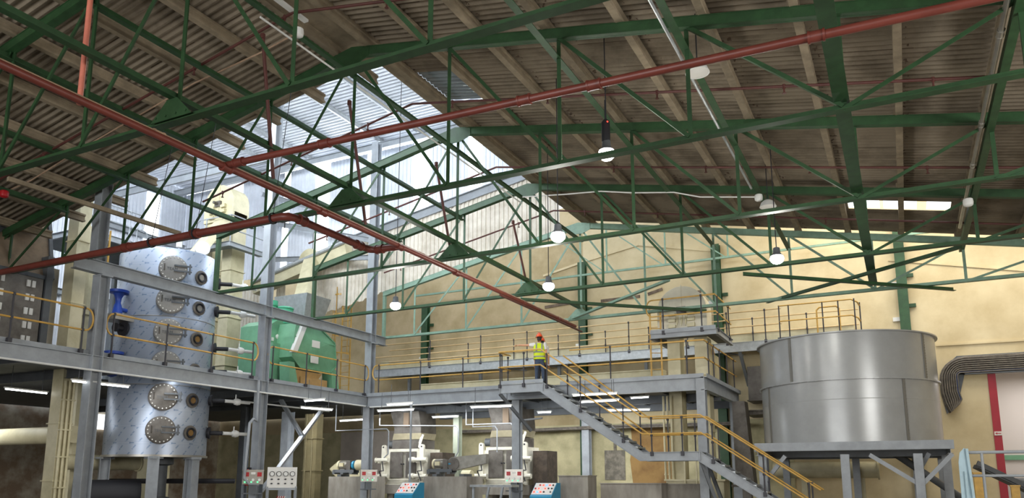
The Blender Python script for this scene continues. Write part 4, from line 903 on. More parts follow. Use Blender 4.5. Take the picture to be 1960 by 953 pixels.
mb = MB(); mb.box(1.13, 1.18, 19.86, 19.9, 0, 1.75); mb.bar((1.22, 19.88, 2.24), (1.31, 19.88, 0), .05, .05, (0, 1, 0)); mb.build('stiffener', PALEB, t)
for i, (x, d) in enumerate(((1.75, 'yellow bollard post behind the guard rail, further from the doorway'), (2.6, 'yellow bollard post behind the guard rail, nearer the red jamb'))):
    mb = MB(); mb.box(x - .1, x + .1, 25.2, 25.4, 0, 1.75 - .35 * i); mb.box(x - .12, x + .12, 25.18, 25.42, 1.72 - .35 * i, 1.76 - .35 * i); tag(mb.build('bollard', YEL), d, 'post')
mb = MB(); mb.bar((1.9, 27.5, 1.95), (3.6, 28.0, 1.0), .5, .12); mb.bar((1.9, 27.2, 2.05), (3.6, 27.7, 1.1), .06, .14); tag(mb.build('belt_conveyor', GREYD), 'dark sloping belt conveyor behind the yellow posts', 'conveyor')
mb = MB(); mb.box(3.5, 7, YW + 2.5, YW + 3.6, 1.5, 1.6); mb.box(3.7, 4.1, YW + 2.6, YW + 3.4, 0, 1.5); mb.box(5.4, 5.8, YW + 2.6, YW + 3.4, 0, 1.5); tag(mb.build('work_bench', GREY), 'grey bench seen through the doorway with the red jamb', 'bench')
mb = MB(); mb.box(3.6, 4.9, YW + 5.7, YW + 5.78, 2.35, 2.55); tag(mb.build('wall_strip', MGREEN), 'green strip on the far wall through the doorway', 'strip')
# ------------------------------------------------------------------ pipes and conduits under the roof
def pipe(name, label, pts, r, m, couplers=(), cm=None, cat='pipe', group=None, n=12):
    t = thing(name, label, cat, pts[0], group)
    mb = MB(); mb.tube(pts, r, n); mb.build('tube', m, t)
    for c, d in couplers:
        mb = MB(); mb.rod(V(c) - V(d) * .09, V(c) + V(d) * .09, r * 1.25, n)
        for s in (-1, 1): mb.rod(V(c) + V(d) * (s * .09 - .015), V(c) + V(d) * (s * .09 + .015), r * 1.4, n)
        mb.build('coupling', cm or m, t)
    return t
pipe('main_pipe', 'long red water main running low under the ridge towards the worker', [(RX, 4, 7.16), (RX, 26.2, 7.16)], .06, REDP, [((RX, y, 7.14), (0, 1, 0)) for y in (9.47, 12.1, 14.9, 17.6, 21.8, 24.6)])
pipe('conduit_pipe', 'dusty beige pipe running on top of the red water main', [(RX - .1, 4, 7.25), (RX - .1, 25.4, 7.25), (RX - .0, 25.5, 7.22)], .045, DUSTY, [((RX - .1, y, 7.25), (0, 1, 0)) for y in (8.1, 11, 16)])
pipe('conduit_pipe', 'thin dark pipe ending below the red main near the worker', [(RX + .1, 20, 7.02), (RX + .1, 26.6, 7.02)], .035, REDD)
pipe('branch_pipe', 'red branch pipe crossing high in front of the dark roof', [(RX, 9.47, 7.2), (1.3, 9.95, 7.2), (4, 10.06, 7.2)], .06, REDP, [((x, 9.47 + .0403 * (x - RX), 7.2), (1, .04, 0)) for x in (-10.3, -8.4, -4.7, -3.6, -.6)])
pipe('elbow_pipe', 'hanging red pipe with two elbows joining the red water main', [(-24, 12.1, 7.22), (-11.75, 12.1, 7.22), (-11.62, 12.16, 7.22), (-11.55, 12.3, 7.22), (-11.52, 14.7, 7.2), (-11.47, 14.86, 7.19), (-11.35, 14.92, 7.18), (RX, 14.92, 7.15)], .085, REDP, [((-11.53, 12.5, 7.22), (0, 1, 0)), ((-11.52, 14.5, 7.2), (0, 1, 0)), ((-11.2, 14.92, 7.17), (1, 0, 0)), ((-14.4, 12.1, 7.22), (1, 0, 0)), ((-16.8, 12.1, 7.22), (1, 0, 0))])
for x, d in ((-12.0, 'thin wire hanging the red pipe beside its elbow'), (-14.4, 'thin wire hanging the red pipe, longest one before the ribbed wall'), (-15.9, 'thin wire hanging the red pipe before the small white probe')):
    mb = MB(); mb.rod((x, 12.1, 7.3), (x, 12.5, rz(x) + .1), .008, 5); mb.lathe((x, 12.1, 7.22), [(.11, -.02), (.13, -.02), (.13, .02), (.11, .02)], 14, (1, 0, 0), caps=False); tag(mb.build('hanger_wire', BLACK), d, 'hanger', 'pipe hangers')
# upright red pipes
pipe('drop_pipe', 'pale lit red pipe dropping from the roof onto the water main', [(-11.0, 6.9, 10.8), (-11.0, 6.9, 7.3)], .042, mat('pale_red_pipe', hexc('cf7a66'), .45, 0, .1, 4))
def up(px0, py0, px1, py1, X, lab, r=.036, m=REDD):
    a, b = at(px0, py0, X=X), at(px1, py1, X=X); mb = MB(); mb.tube([a, b], r, 10); mb.lathe(a, [(r * 1.4, -.05), (r * 1.4, .05)], 10); tag(mb.build('drop_pipe', m), lab, 'pipe', 'red drop pipes')
up(503, 70, 523, 342, RX, 'upright dull red pipe before the column of the tall section')
up(669, 197, 700, 430, RX - .3, 'leaning red pipe dropping before the glowing panels near the middle gusset')
up(835, 314, 862, 478, RX - .3, 'leaning pink red pipe between the glowing panels and the beige strip')
up(982, 425, 1012, 560, RX - .3, 'leaning pink red pipe dropping beside the lamp near the wall')
# sprinkler range pipes on the purlin undersides
def sprinkler(Y, x0, x1, lab, m=REDD):
    t = thing('sprinkler_pipe', lab, 'pipe', (x0, Y, rz(x0)), 'thin sprinkler pipes')
    pts = [(x0, Y, rz(x0) - .05)] + ([(RX, Y, RZ - .05)] if x0 < RX < x1 else []) + [(x1, Y, rz(x1) - .05)]
    mb = MB(); mb.tube(pts, .03, 8); mb.build('tube', m, t)
    x = x0 + .8
    while x < x1:
        mb = MB(); mb.lathe((x, Y, rz(x) - .05), [(.035, .04), (.035, -.04), (.018, -.05), (.018, -.13), (.04, -.14), (.04, -.15)], 8); mb.build('sprinkler_head', m, t); x += 2.6
sprinkler(10.9, -22, 8, 'thin dark red sprinkler pipe crossing the roof beneath the first purlins')
sprinkler(15.3, -18, 8, 'thin dark red sprinkler pipe running past the shiny roof patch')
sprinkler(19.9, -18, 8, 'thin dark red sprinkler pipe crossing behind the hooded lamp')
sprinkler(24.3, -18, 8, 'thin dark red sprinkler pipe below the glowing rooflight strip')
# pale conduits
pipe('conduit_pipe', 'thin pale conduit strapped under the green tie by the white lamp', [(RX + 3 * ND - .13, 3, rz(RX + 3 * ND) - .40), (RX + 3 * ND - .13, 20.5, rz(RX + 3 * ND) - .40)], .03, GALV, n=8)
pipe('conduit_pipe', 'bright metal conduit strapped along the steep green tie', [(RX + 5 * ND - .16, 3, rz(RX + 5 * ND) - .1), (RX + 5 * ND - .16, 24.5, rz(RX + 5 * ND) - .1)], .045, STEEL, [((RX + 5 * ND - .16, y, rz(RX + 5 * ND) - .1), (0, 1, 0)) for y in (11.6, 13.6, 15.2, 17.2, 19.5)], n=8)
pipe('conduit_pipe', 'thin pale conduit under the ridge tie ending at a round box', [(RX - .16, 10.2, 10.62), (RX - .16, 22, 10.62)], .022, WHITEB, n=8)
pipe('loose_cable', 'loose white cable sagging across below the dark sheeting', [tuple(at(x, y, Y=21.0)) for x, y in ((1000, 377), (1080, 372), (1150, 366), (1210, 369), (1290, 368), (1340, 377), (1400, 377), (1450, 377))], .02, WHITEB, cat='cable', n=6)
pipe('loose_cable', 'loose pale cable strung along the sheeted slope beside the opening', [tuple(at(x, y, Y=11.5)) for x, y in ((0, 372), (60, 345), (150, 288), (250, 230), (370, 160), (500, 100), (570, 62))], .018, DUSTY, cat='cable', n=6)
mb = MB(); mb.bar((RX + .02, 9.0, 11.1), (RX + .02, 11.3, 11.1), .12, .05); tag(mb.build('ridge_light', WHITEB), 'unlit white strip light close under the ridge', 'strip light')
a, b = at(15, 342, Z=8.0), at(345, 447, Z=8.0); mb = MB(); mb.bar(a, b, .08, .1); tag(mb.build('old_rail', PURL), 'long dusty bar sloping across to the hanging red pipe', 'bar')
for (x, y, X, nm, lab, m) in ((571, 62, None, 'junction_box', 'round white junction box below the ridge tie', WHITEB), (1452, 378, None, 'junction_box', 'round white junction box at the end of the sagging cable', WHITEB), (1853, 387, None, 'junction_box', 'round white junction box on the steep green tie', WHITEB), (8, 371, None, 'call_point', 'small dark red box hanging at the roof edge', REDB)):
    p = at(x, y, Y={571: 10.6, 1452: 20.6, 1853: 19.7, 8: 10.8}[x]); mb = MB(); mb.lathe(p, [(.05, .1), (.1, .07), (.11, 0), (.1, -.07), (.06, -.1)], 14); tag(mb.build(nm, m), lab, 'box')

# ------------------------------------------------------------------ lamps
def high_bay(p, label, lit=True, watts=170, power=True):
    p = V(p); t = thing('high_bay_lamp', label, 'lamp', p, 'round high bay lamps')
    mb = MB(); (mb.lathe(p, [(.05, .26), (.08, .24), (.09, .12), (.12, .08), (.15, .05), (.15, .04), (.05, .05)], 24, caps=False) if lit else mb.lathe(p, [(.05, .2), (.1, .18), (.17, .12), (.21, .02), (.22, 0), (.20, 0), (.12, .12)], 24, caps=False)); mb.build('shade', GREYD if lit else WHITEB, t)
    mb = MB(); (mb.lathe(p, [(.10, .07), (.15, .03), (.17, -.03), (.15, -.09), (.10, -.14), (.04, -.16)], 24) if lit else mb.lathe(p, [(.195, .03), (.195, .005), (.12, -.02)], 24)); mb.build('lens', LAMP if lit else PAPER, t)
    mb = MB(); mb.rod(p + V((0, 0, .18)), (p.x, p.y, rz(p.x) + .46 if p.x > RX or p.y < 13.8 else 16.65), .012, 6); mb.build('suspension', BLACK, t)
    if lit:
        l = bpy.data.lights.new('lamp_light', 'POINT'); l.energy = watts; l.shadow_soft_size = .18; l.color = (1, .96, .88)
        o = bpy.data.objects.new('lamp_light', l); C.objects.link(o); o.location = p - V((0, 0, .2))
    return t
high_bay(at(1068, 450, Y=15.4), 'lit round lamp glowing in front of the bright apex plate')
high_bay(at(1050, 546, Y=19.4), 'lit round lamp hanging above the worker')
high_bay(at(757, 583, Y=19.4), 'lit round lamp beside the tall corner column')
high_bay(at(1487, 493, Y=19.4), 'lit round lamp above the railed tank gantry')
high_bay(at(1161, 292, Y=13.6), 'lit round lamp under the black hooded camera')
high_bay(at(1335, 140, Y=13.2), 'white unlit dome lamp against the dark roof by the red branch pipe', False)
high_bay(at(1470, 396, Y=20.6), 'small unlit white dome lamp at the end of the pale conduit', False)
t = thing('ceiling_camera', 'black cylindrical camera with a red light hanging over a lamp', 'camera', at(1161, 272, Y=13.6))
p = at(1160, 273, Y=13.6); mb = MB(); mb.lathe(p, [(.05, 0), (.085, .02), (.085, .42), (.06, .46), (.02, .5), (.02, .9)], 18); mb.build('housing', BLACK, t)
q = at(1163, 233, Y=13.5); mb = MB(); mb.lathe(q, [(.014, 0), (.014, .02)], 8, (0, -1, 0)); mb.build('indicator', LEDR, t)
t = thing('flood_light', 'lit floodlight fixed behind the elbow of the hanging red pipe', 'floodlight', at(545, 414, Y=13.3))
p = at(543, 416, Y=13.3); mb = MB(); mb.box(p.x - .16, p.x + .16, p.y - .02, p.y + .12, p.z - .08, p.z + .1); mb.build('housing', GREYD, t)
mb = MB(); mb.box(p.x - .14, p.x + .14, p.y - .03, p.y - .02, p.z - .07, p.z + .07); mb.build('lens', LAMP, t)
mb = MB(); mb.rod(p + V((0, .05, .1)), (p.x, p.y + .05, 7.5), .015, 6); mb.build('bracket', GREYD, t)
# fluorescent battens below the platforms
def batten(a, b, label, light=True):
    a, b = V(a), V(b); t = thing('tube_light', label, 'tube light', a, 'fluorescent tubes below the platforms')
    mb = MB(); mb.bar(a + V((0, 0, .045)), b + V((0, 0, .045)), .06, .04); mb.build('batten', WHITEB, t)
    mb = MB(); d = (b - a).normalized(); mb.rod(a + d * .04, b - d * .04, .022, 8); mb.build('tube', TUBE, t)
    mb = MB(); mb.rod(a + d * .2 + V((0, 0, .08)), a + d * .2 + V((0, 0, ZP - .03 - a.z)), .01, 5); mb.rod(b - d * .2 + V((0, 0, .08)), b - d * .2 + V((0, 0, ZP - .03 - a.z)), .01, 5); mb.build('hanger', GREYD, t)
ZL = 4.15
bt = [(at(10, 744, Z=ZL), (0, 1), 2.4, 'closest the louvred box side'), (at(135, 729, Z=ZL), (0, 1), 2.6, 'beside the first grey column'), (at(6, 729, Z=ZL), (0, 1), 2.2, 'higher and dimmer behind the conduits')]
def tl(p0, p1, label, z=ZL):
    batten(at(*p0, Z=z), at(*p1, Z=z), label)
tl((8, 744), (92, 753), 'glowing tube light under the platform beside the beige trunk')
tl((136, 729), (248, 741), 'long glowing tube light behind the first grey column')
tl((575, 780), (637, 785), 'glowing tube light under the platform beside the crossed braces')
tl((582, 768), (622, 765), 'dim tube light set back above the crossed braces')
tl((650, 806), (698, 803), 'short glowing tube light left of the corner column below the platform')
tl((722, 787), (793, 784), 'bright tube light right of the corner column, lowest of its pair')
tl((740, 775), (790, 772), 'dim tube light close to the platform beam right of the corner column')
tl((827, 799), (878, 797), 'bright tube light by the pale green column between the mills')
tl((900, 780), (980, 777), 'bright tube light at the strut of the stair landing')
tl((1028, 790), (1056, 789), 'short tube light behind the landing column')
tl((1110, 770), (1186, 766), 'bright tube light seen through the upper stair rails')
tl((1162, 786), (1245, 784), 'bright tube light just above the half landing rails')
tl((1095, 757), (1182, 753), 'thin tube light tight under the platform above the stairs', 4.4)
tl((1206, 762), (1243, 760), 'dim thin tube light under the platform near its end', 4.4)
for i, (x, y, w_, lx, ly) in enumerate([(-27, 14, 150, .4, 6), (-20.4, 15.5, 35, .3, 4), (-22, 24, 200, .3, 4), (-16.5, 26.2, 150, 6, .6), (-16.5, 29.5, 130, 6, .6), (-10.8, 26.4, 110, 4, .6), (-11, 29.5, 170, 6, .6)]):
    area_lamp('tube_glow', (x, y, 4.05), (0, .5, -1), lx, ly, w_, (.95, .98, 1))
# conduits along the platform soffit and down to the machines
def run(lab, pts, r=.024, m=GREY):
    pts = [(pts[0][0], pts[0][1], ZP - .02)] + pts if pts[0][2] > 3 else pts
    pipe('conduit_pipe', lab, pts, r, m, n=8, group='conduits at the mills')
pipe('conduit_pipe', 'pale conduit clipped along the lower edge of the tower platform beam', [(XL + .13, 3, ZP - .42), (XL + .13, 25.3, ZP - .42)], .028, WHITEB, n=8)
pipe('conduit_pipe', 'pale conduit clipped along the lower edge of the beam over the mills', [(XL + .3, YF - .13, ZP - .46), (-13.0, YF - .13, ZP - .46)], .028, WHITEB, n=8)
pipe('conduit_pipe', 'pale conduit running under the platform past the crossed braces', [(-21.0, 20.2, 4.3), (-21.0, 24.9, 4.3)], .03, WHITEB, n=8)
run('grey conduit bent down to the first mill motor', [(-21.2, 25.6, 3.55), (-18.6, 25.6, 3.55), (-18.5, 25.6, 3.45), (-18.5, 25.6, 2.55), (-18.7, 25.6, 2.4)])
run('grey conduit bent down to the second mill motor', [(-19.4, 26.2, 3.75), (-15.7, 26.2, 3.62), (-15.6, 26.2, 3.5), (-15.6, 26.2, 2.6), (-15.75, 26.2, 2.4)])
run('tall grey conduit curving down behind the second mill motor', [(-15.6, 26.8, 3.7), (-13.6, 26.8, 3.7), (-13.5, 26.8, 3.6), (-13.5, 26.8, 2.5)])
run('grey conduit dropping beside the belt cover of the second mill', [(-15.4, 27.0, 3.62), (-14.4, 27.0, 3.62), (-14.3, 27.0, 3.5), (-14.3, 27.0, 2.6)])
run('straight grey pipe standing before the first mill doors', [(-16.75, 24.6, .4), (-16.75, 24.6, 4.4)], .04)
run('blue grey conduit clipped to the landing column', [(-12.55, 25.6, .6), (-12.55, 25.6, 3.55), (-12.45, 25.6, 3.7), (-11.7, 25.6, 3.75)], .035)
run('blue grey pipe looping down the tall column to the gauge board', [(-19.42, 19.35, 3.5), (-19.42, 19.2, 3.55), (-19.42, 19.05, 3.4), (-19.42, 18.95, 1.6), (-19.35, 19.1, 1.42), (-19.2, 19.4, 1.4)], .045)
mb = MB(); mb.box(-19.3, -6.1, 31.9, 32.965, 3.72, 3.76)
for i in range(8): mb.tube([(-19.3, 31.95 + .07 * i, 3.82), (-15, 31.95 + .07 * i, 3.78 - .03 * (i % 3)), (-11, 31.95 + .07 * i, 3.83), (-6.1, 31.95 + .07 * i, 3.8)], .05, 6)
tag(mb.build('cable_ladder', CABLE), 'sagging rack of grey cables along the dirty wall behind the mills', 'cable rack')

# ------------------------------------------------------------------ mills with their drives
def mill(x, y, label, dxm):
    t = thing('roller_mill', label, 'mill', (x, y, 0), 'white framed mills')
    z0, z1, wd = 1.58, 2.70, .80
    mb = MB()
    mb.box(x - wd, x + wd, y, y + 1.6, z1, z1 + .12); mb.box(x - wd, x + wd, y, y + 1.6, z0 - .25, z0)
    for s in (-1, 1): mb.box(x + s * wd - .13, x + s * wd + .13, y, y + 1.6, z0, z1)
    mb.box(x - wd, x + wd, y + .15, y + .2, z0, z1); mb.build('frame', WHITE, t)
    for s in (-1, 1):
        mb = MB(); mb.box(x + s * wd / 2 - wd / 2 + .14, x + s * wd / 2 + wd / 2 - .02 - (0 if s < 0 else .12), y - .04, y - .005, z0 + .03, z1 - .03); d = mb.build('door', PANELD, t)
        mb = MB(); mb.lathe((x + s * .06, y - .05, z0 + .6), [(.03, 0), (.03, .05)], 8, (0, -1, 0)); mb.build('knob', BLACK, d)
    for s in (-1, 1):
        xx = x + s * (wd + .17)
        mb = MB(); mb.prism([(xx - .1, y - .1, z0 - .2), (xx + .1, y - .1, z0 - .2), (xx + .1, y - .1, z1 + .2)] + [(xx + .1 * math.cos(q), y - .1, z1 + .2 + .1 * math.sin(q)) for q in [PI * i / 6 for i in range(1, 6)]] + [(xx - .1, y - .1, z1 + .2)], (0, .12, 0)); mb.build('lifting_post', WHITE, t)
        mb = MB(); mb.lathe((xx, y - .101, z1 + .2), [(.035, 0), (.035, .01)], 12, (0, -1, 0)); mb.build('eye', BLACK, t)
        for z in (z0 + .1, z1 - .35):
            mb = MB(); mb.rod((xx - .32, y - .18, z), (xx + .32, y - .18, z), .09, 12); mb.box(xx - .22, xx + .22, y - .2, y + .05, z - .12, z + .02); mb.rod((xx - s * .1 - .42, y - .18, z), (xx - .3, y - .18, z), .12, 12); mb.build('clamp', WHITE, t)
        mb = MB(); mb.tube([(xx + .05, y - .25, z1 - .4), (xx + .16, y - .3, z1 - .8), (xx - .06, y - .28, z0 + .3), (xx + .1, y - .25, z0 - .1)], .025, 6); mb.build('hose', BLACK, t)
    mb = MB()
    for k in range(4): mb.box(x - wd, x + wd, y - .06, y - .01, z0 - .25 + k * .06, z0 - .22 + k * .06)
    mb.build('slat_guard', WHITE, t)
    mb = MB(); mb.box(x - wd - .1, x + wd + .1, y - .1, y + 1.7, .95, z0 - .25); mb.box(x - wd, x - wd + .3, y, y + 1.5, 0, .95); mb.box(x + wd - .3, x + wd, y, y + 1.5, 0, .95); mb.build('base', CONC, t)
    mb = MB(); mb.box(x - .66, x + .72, y + .1, y + 1.3, z1 + .12, z1 + .50); mb.build('feeder_box', PANELD, t)
    mb = MB(); mb.grid([[(x - .7, y + .15, z1 + .52), (x + .75, y + .15, z1 + .52), (x + .75, y + 1.25, z1 + .52), (x - .7, y + 1.25, z1 + .52)], [(x - .6, y + .1, z1 + .78), (x + .8, y + .1, z1 + .78), (x + .8, y + 1.3, z1 + .78), (x - .6, y + 1.3, z1 + .78)]]); mb.build('feeder_hood', mat('dull_cream_paint', hexc('a89f84'), .6, 0, .1, 4), t)
    mb = MB(); mb.grid([[(x - .58, y + .1, z1 + .78), (x + .78, y + .1, z1 + .78), (x + .78, y + 1.3, z1 + .78), (x - .58, y + 1.3, z1 + .78)], [(x - .58, y + .1, z1 + 1.02), (x + .78, y + .1, z1 + 1.02), (x + .78, y + 1.3, z1 + 1.02), (x - .58, y + 1.3, z1 + 1.02)], [(x - .72, y + 0, ZP - .5), (x + .72, y, ZP - .5), (x + .72, y + 1.3, ZP - .5), (x - .72, y + 1.3, ZP - .5)]]); mb.build('inlet_duct', PANELD, t)
    mb = MB(); mb.box(x - .05, x + .22, y + .0, y + .09, z1 + 1.06, ZP - .55); mb.build('duct_patch', mat('brown_patch', hexc('8d7a66'), .7), t)
    mb = MB(); mb.tube([(x + .8, y, z1 + .35), (x + .95, y - .1, z1 + .55), (x + .85, y - .1, z1 + .2), (x + 1.0, y - .05, z1 + .7)], .05, 8); mb.build('lever', WHITE, t)
    mb = MB(); mb.rod((x - .95, y + .3, z1 + .33), (x - .7, y + .3, z1 + .33), .16, 14); mb.build('feeder_motor', GREYD, t)
    mb = MB(); mb.box(x + wd + .35, x + wd + .95, y + .3, y + 1.3, .9, z1 - .05)
    mb.build('side_guard', mat('dark_grimy_guard', hexc('4a4036'), .8, 0, .3, 5), t)
    return t
mill(-19.0, 27.4, 'white framed mill behind the blue control desk, close to the corner column', 0)
mill(-14.22, 27.4, 'white framed mill half hidden by the stair landing column', 0)
def drive(x, y, z, label, cover):
    t = thing('drive_motor', label, 'motor', (x, y, z), 'mill drive motors')
    t.scale = (.72, .72, .72)
    mb = MB(); mb.lathe((x, y, z + .38), [(.18, -.02), (.27, 0), (.27, .1)], 24, (1, 0, 0)); mb.build('fan_cover', CREAM, t)
    mb = MB(); mb.lathe((x, y, z + .38), [(.24, .1), (.24, .68), (.2, .7)], 24, (1, 0, 0))
    for q in range(20):
        a = q * PI / 10; mb.bar((x + .12, y + .25 * math.cos(a), z + .38 + .25 * math.sin(a)), (x + .66, y + .25 * math.cos(a), z + .38 + .25 * math.sin(a)), .012, .04, (0, math.cos(a), math.sin(a)))
    mb.box(x + .2, x + .55, y - .22, y + .22, z + .02, z + .16); mb.build('motor_body', STEEL, t)
    mb = MB(); mb.box(x + .22, x + .5, y - .32, y - .2, z + .3, z + .5); mb.build('terminal_box', CREAM, t)
    mb = MB(); mb.box(x + .70, x + .98, y - .26, y + .26, z + .1, z + .62); mb.build('gear_housing', PANELD, t)
    mb = MB(); mb.lathe((x, y, z + .38), [(.16, .98), (.24, 1.02), (.24, 1.15), (.14, 1.18), (.14, 1.3)], 20, (1, 0, 0)); mb.build('blue_coupling', BLUE, t)
    if cover:
        mb = MB(); a, b = V((x + 1.3, y - .2, z + .38)), V((x + 3.1, y + .1, z + .62))
        pts = [a + V((.0 + .36 * math.cos(q), 0, .36 * math.sin(q))) for q in [PI / 2 + PI * i / 10 for i in range(11)]] + [b + V((0, 0, -.22)), b + V((0, 0, .26))]
        mb.prism(pts, (0, .3, 0)); mb.build('belt_cover', mat('weathered_galvanised', hexc('8f8c84'), .5, .35, .15, 5), t)
        mb = MB(); mb.lathe(a + V((.02, -.005, 0)), [(.33, 0), (.33, .02), (.28, .03)], 24, (0, -1, 0)); mb.build('cover_disc', PANELD, t)
    else:
        mb = MB(); mb.lathe((x, y, z + .38), [(.3, 1.3), (.3, 1.9)], 20, (1, 0, 0)); mb.build('gear_barrel', CREAM, t)
    mb = MB(); mb.sec((x - .25, y - .25, z - .06), (x + 1.25, y - .25, z - .06), UB(-.08, .18, .012)); mb.sec((x - .25, y + .25, z - .06), (x + 1.25, y + .25, z - .06), UB(.08, .18, .012))
    mb.box(x - .3, x - .12, y - .28, y + .28, z - .14, z + .08); mb.box(x + .3, x + .5, y - .28, y + .28, z - .15, z - .06); mb.box(x + .95, x + 1.15, y - .28, y + .28, z - .15, z - .06)
    mb.build('skid', GREYD, t)
    return t
drive(-21.42, 26.2, 1.86, 'cream drive motor on the concrete block partly behind the corner column', False)
drive(-16.3, 25.6, 1.86, 'cream drive motor with blue coupling and grey belt cover on a concrete block', True)
for x0, x1, y0, y1, z, d in ((-21.6, -19.55, 25.75, 26.9, 1.66, 'concrete block under the drive motor at the corner column'), (-16.4, -14.5, 25.0, 26.2, 1.66, 'concrete block under the motor with the grey belt cover')):
    t = thing('motor_plinth', d, 'plinth', ((x0 + x1) / 2, y0, 0), 'concrete motor plinths')
    mb = MB(); mb.box(x0, x1, y0, y1, 0, z); mb.build('block', CONC, t)
    mb = MB(); mb.box(x0 + .2, x0 + .4, y0 + .3, y1 - .3, z, z + .09); mb.box(x1 - .5, x1 - .3, y0 + .3, y1 - .3, z, z + .09); mb.build('shim', GREYD, t)
mb = MB(); mb.rod((-15.6, 26.6, 1.72), (-15.2, 26.6, 1.72), .19, 18); mb.box(-15.7, -15.1, 26.4, 26.8, 0, 1.55); tag(mb.build('small_motor', CREAM), 'small cream motor low beside the second mill', 'motor')
t = thing('steel_bench', 'low grey steel bench frame with sloping legs before the second mill', 'bench', (-13.2, 25.0, 0))
mb = MB(); mb.box(-14.2, -12.5, 24.7, 25.3, 1.28, 1.36); mb.build('bench_top', GALV, t)
for a, b in (((-14.1, 24.8, 0), (-14.1, 24.8, 1.28)), ((-12.6, 24.8, 0), (-12.6, 24.8, 1.28)), ((-13.7, 24.7, 0), (-13.4, 24.7, 1.28)), ((-13.1, 24.7, 0), (-12.85, 24.7, 1.28))): mb = MB(); mb.bar(a, b, .07, .07, (1, 0, 0)); mb.build('leg', GREY, t)
# concrete walls right of the second desk
for b, d in (((-10.55, -9.5, 24.4, 25.2, 0, 1.66), 'tall plain concrete block beside the second blue desk'), ((-9.5, -7.35, 25.6, 26.3, 0, 1.40), 'low concrete wall under the staircase'), ((-7.35, -6.0, 26.3, 26.8, 0, 1.38), 'stained low concrete wall behind the lower stair flight')):
    mb = MB(); mb.box(*b); mb.box(b[0] - .03, b[1] + .02, b[2] - .03, b[3] + .03, b[5], b[5] + .03); tag(mb.build('concrete_block', CONC), d, 'concrete block')
# blue desks
def desk(x, y, label):
    t = thing('control_desk', label, 'control desk', (x, y, 0), 'blue control desks')
    w2 = .38
    mb = MB(); mb.prism([(x - w2, y, 0), (x - w2, y, 1.02), (x - w2, y + .05, 1.06), (x - w2, y + .48, 1.44), (x - w2, y + .75, 1.44), (x - w2, y + .75, 0)], (2 * w2, 0, 0)); mb.build('cabinet', BLUE, t)
    n = V((0, -.66, .75)).normalized(); u = V((0, .43, .38)).normalized(); c = V((x, y + .265, 1.25))
    mb = MB(); mb.prism([c + V((sx * .36, 0, 0)) + u * sy * .27 + n * .002 for sx, sy in ((-1, -1), (1, -1), (1, 1), (-1, 1))], n * .012); mb.build('panel', PAPER, t)
    for i in range(6):
        for j in range(3):
            if (i * 5 + j * 3) % 7 == 6: continue
            m = [LEDR, BLACK, LEDY, LEDB, BLACK, REDB, LEDR, GREYD][(i * 3 + j * 5) % 8]
            mb = MB(); mb.lathe(c + V((-.29 + i * .116, 0, 0)) + u * (-.16 + j * .16) + n * .014, [(.03, 0), (.03, .02), (.018, .03)], 10, n); mb.build('button', m, t)
    mb = MB(); mb.box(x - w2 + .02, x + w2 - .02, y - .012, y - .002, .1, .9); d = mb.build('door', BLUE, t)
    mb = MB(); mb.box(x + .1, x + .18, y - .05, y - .012, .7, .82); mb.build('handle', WHITEB, d)
desk(-15.85, 22.9, 'blue control desk with lit buttons in front of the first mill')
desk(-10.55, 22.9, 'blue control desk with lit buttons by the landing column and concrete block')
# control boxes on the columns
def cbox(x, y, z, ax, label):
    """ax: facing direction along -y or +x"""
    t = thing('push_button_box', label, 'control box', (x, y, z), 'grey push button boxes')
    n = V(ax); s = V((0, 0, 1)).cross(n); c = V((x, y, z))
    def pb(a, b, d0, d1, z0, z1):
        q = [c + s * a + n * d0, c + s * b + n * d0, c + s * b + n * d1, c + s * a + n * d1]; return [p + V((0, 0, z0)) for p in q], (0, 0, z1 - z0)
    mb = MB(); mb.prism(*pb(-.33, .33, 0, .22, -.22, .22)); mb.build('box', STEEL, t)
    mb = MB(); mb.prism(*pb(-.34, .34, 0, .24, .22, .25)); mb.build('lid', STEEL, t)
    for i, a in enumerate((-.2, 0, .2)):
        mb = MB(); mb.prism(*pb(a - .07, a + .07, .22, .235, .03 if i != 1 else .1, .17)); mb.build('display', REDB if i != 1 else PAPER, t)
        mb = MB(); mb.lathe(c + s * a + n * .22 + V((0, 0, -.08)), [(.045, 0), (.045, .05)], 12, n); mb.build('switch', WHITEB, t)
        mb = MB(); mb.lathe(c + s * (a - .05) + n * .22 + V((0, 0, -.15)), [(.025, 0), (.025, .03)], 10, n); mb.build('indicator', LEDG, t)
    mb = MB(); mb.prism(*pb(-.12, .12, .02, .2, -.5, -.22)); mb.prism(*pb(-.3, .3, 0, .25, -.54, -.5)); mb.build('bracket', GREYD, t)
cbox(-19.45, 19.35, 1.62, V((.75, -.66, 0)), 'grey push button box on the tall column next to the gauge board')
cbox(-19.42, 25.55, 1.68, V((.72, -.69, 0)), 'grey push button box on the inner corner column')
cbox(-12.82, 25.6, 1.66, V((.3, -.954, 0)), 'grey push button box on the stair landing column')
t = thing('gauge_board', 'white board with four round gauges on a grey stand', 'gauge board', (-18.6, 19.3, 0))
n = V((.72, -.69, 0)); s = V((.69, .72, 0)); c = V((-18.75, 19.98, 1.62))
mb = MB(); mb.prism([c - s * .48 + V((0, 0, -.34)), c + s * .48 + V((0, 0, -.34)), c + s * .48 + V((0, 0, .34)), c - s * .48 + V((0, 0, .34))], n * .03); mb.build('panel', PAPER, t)
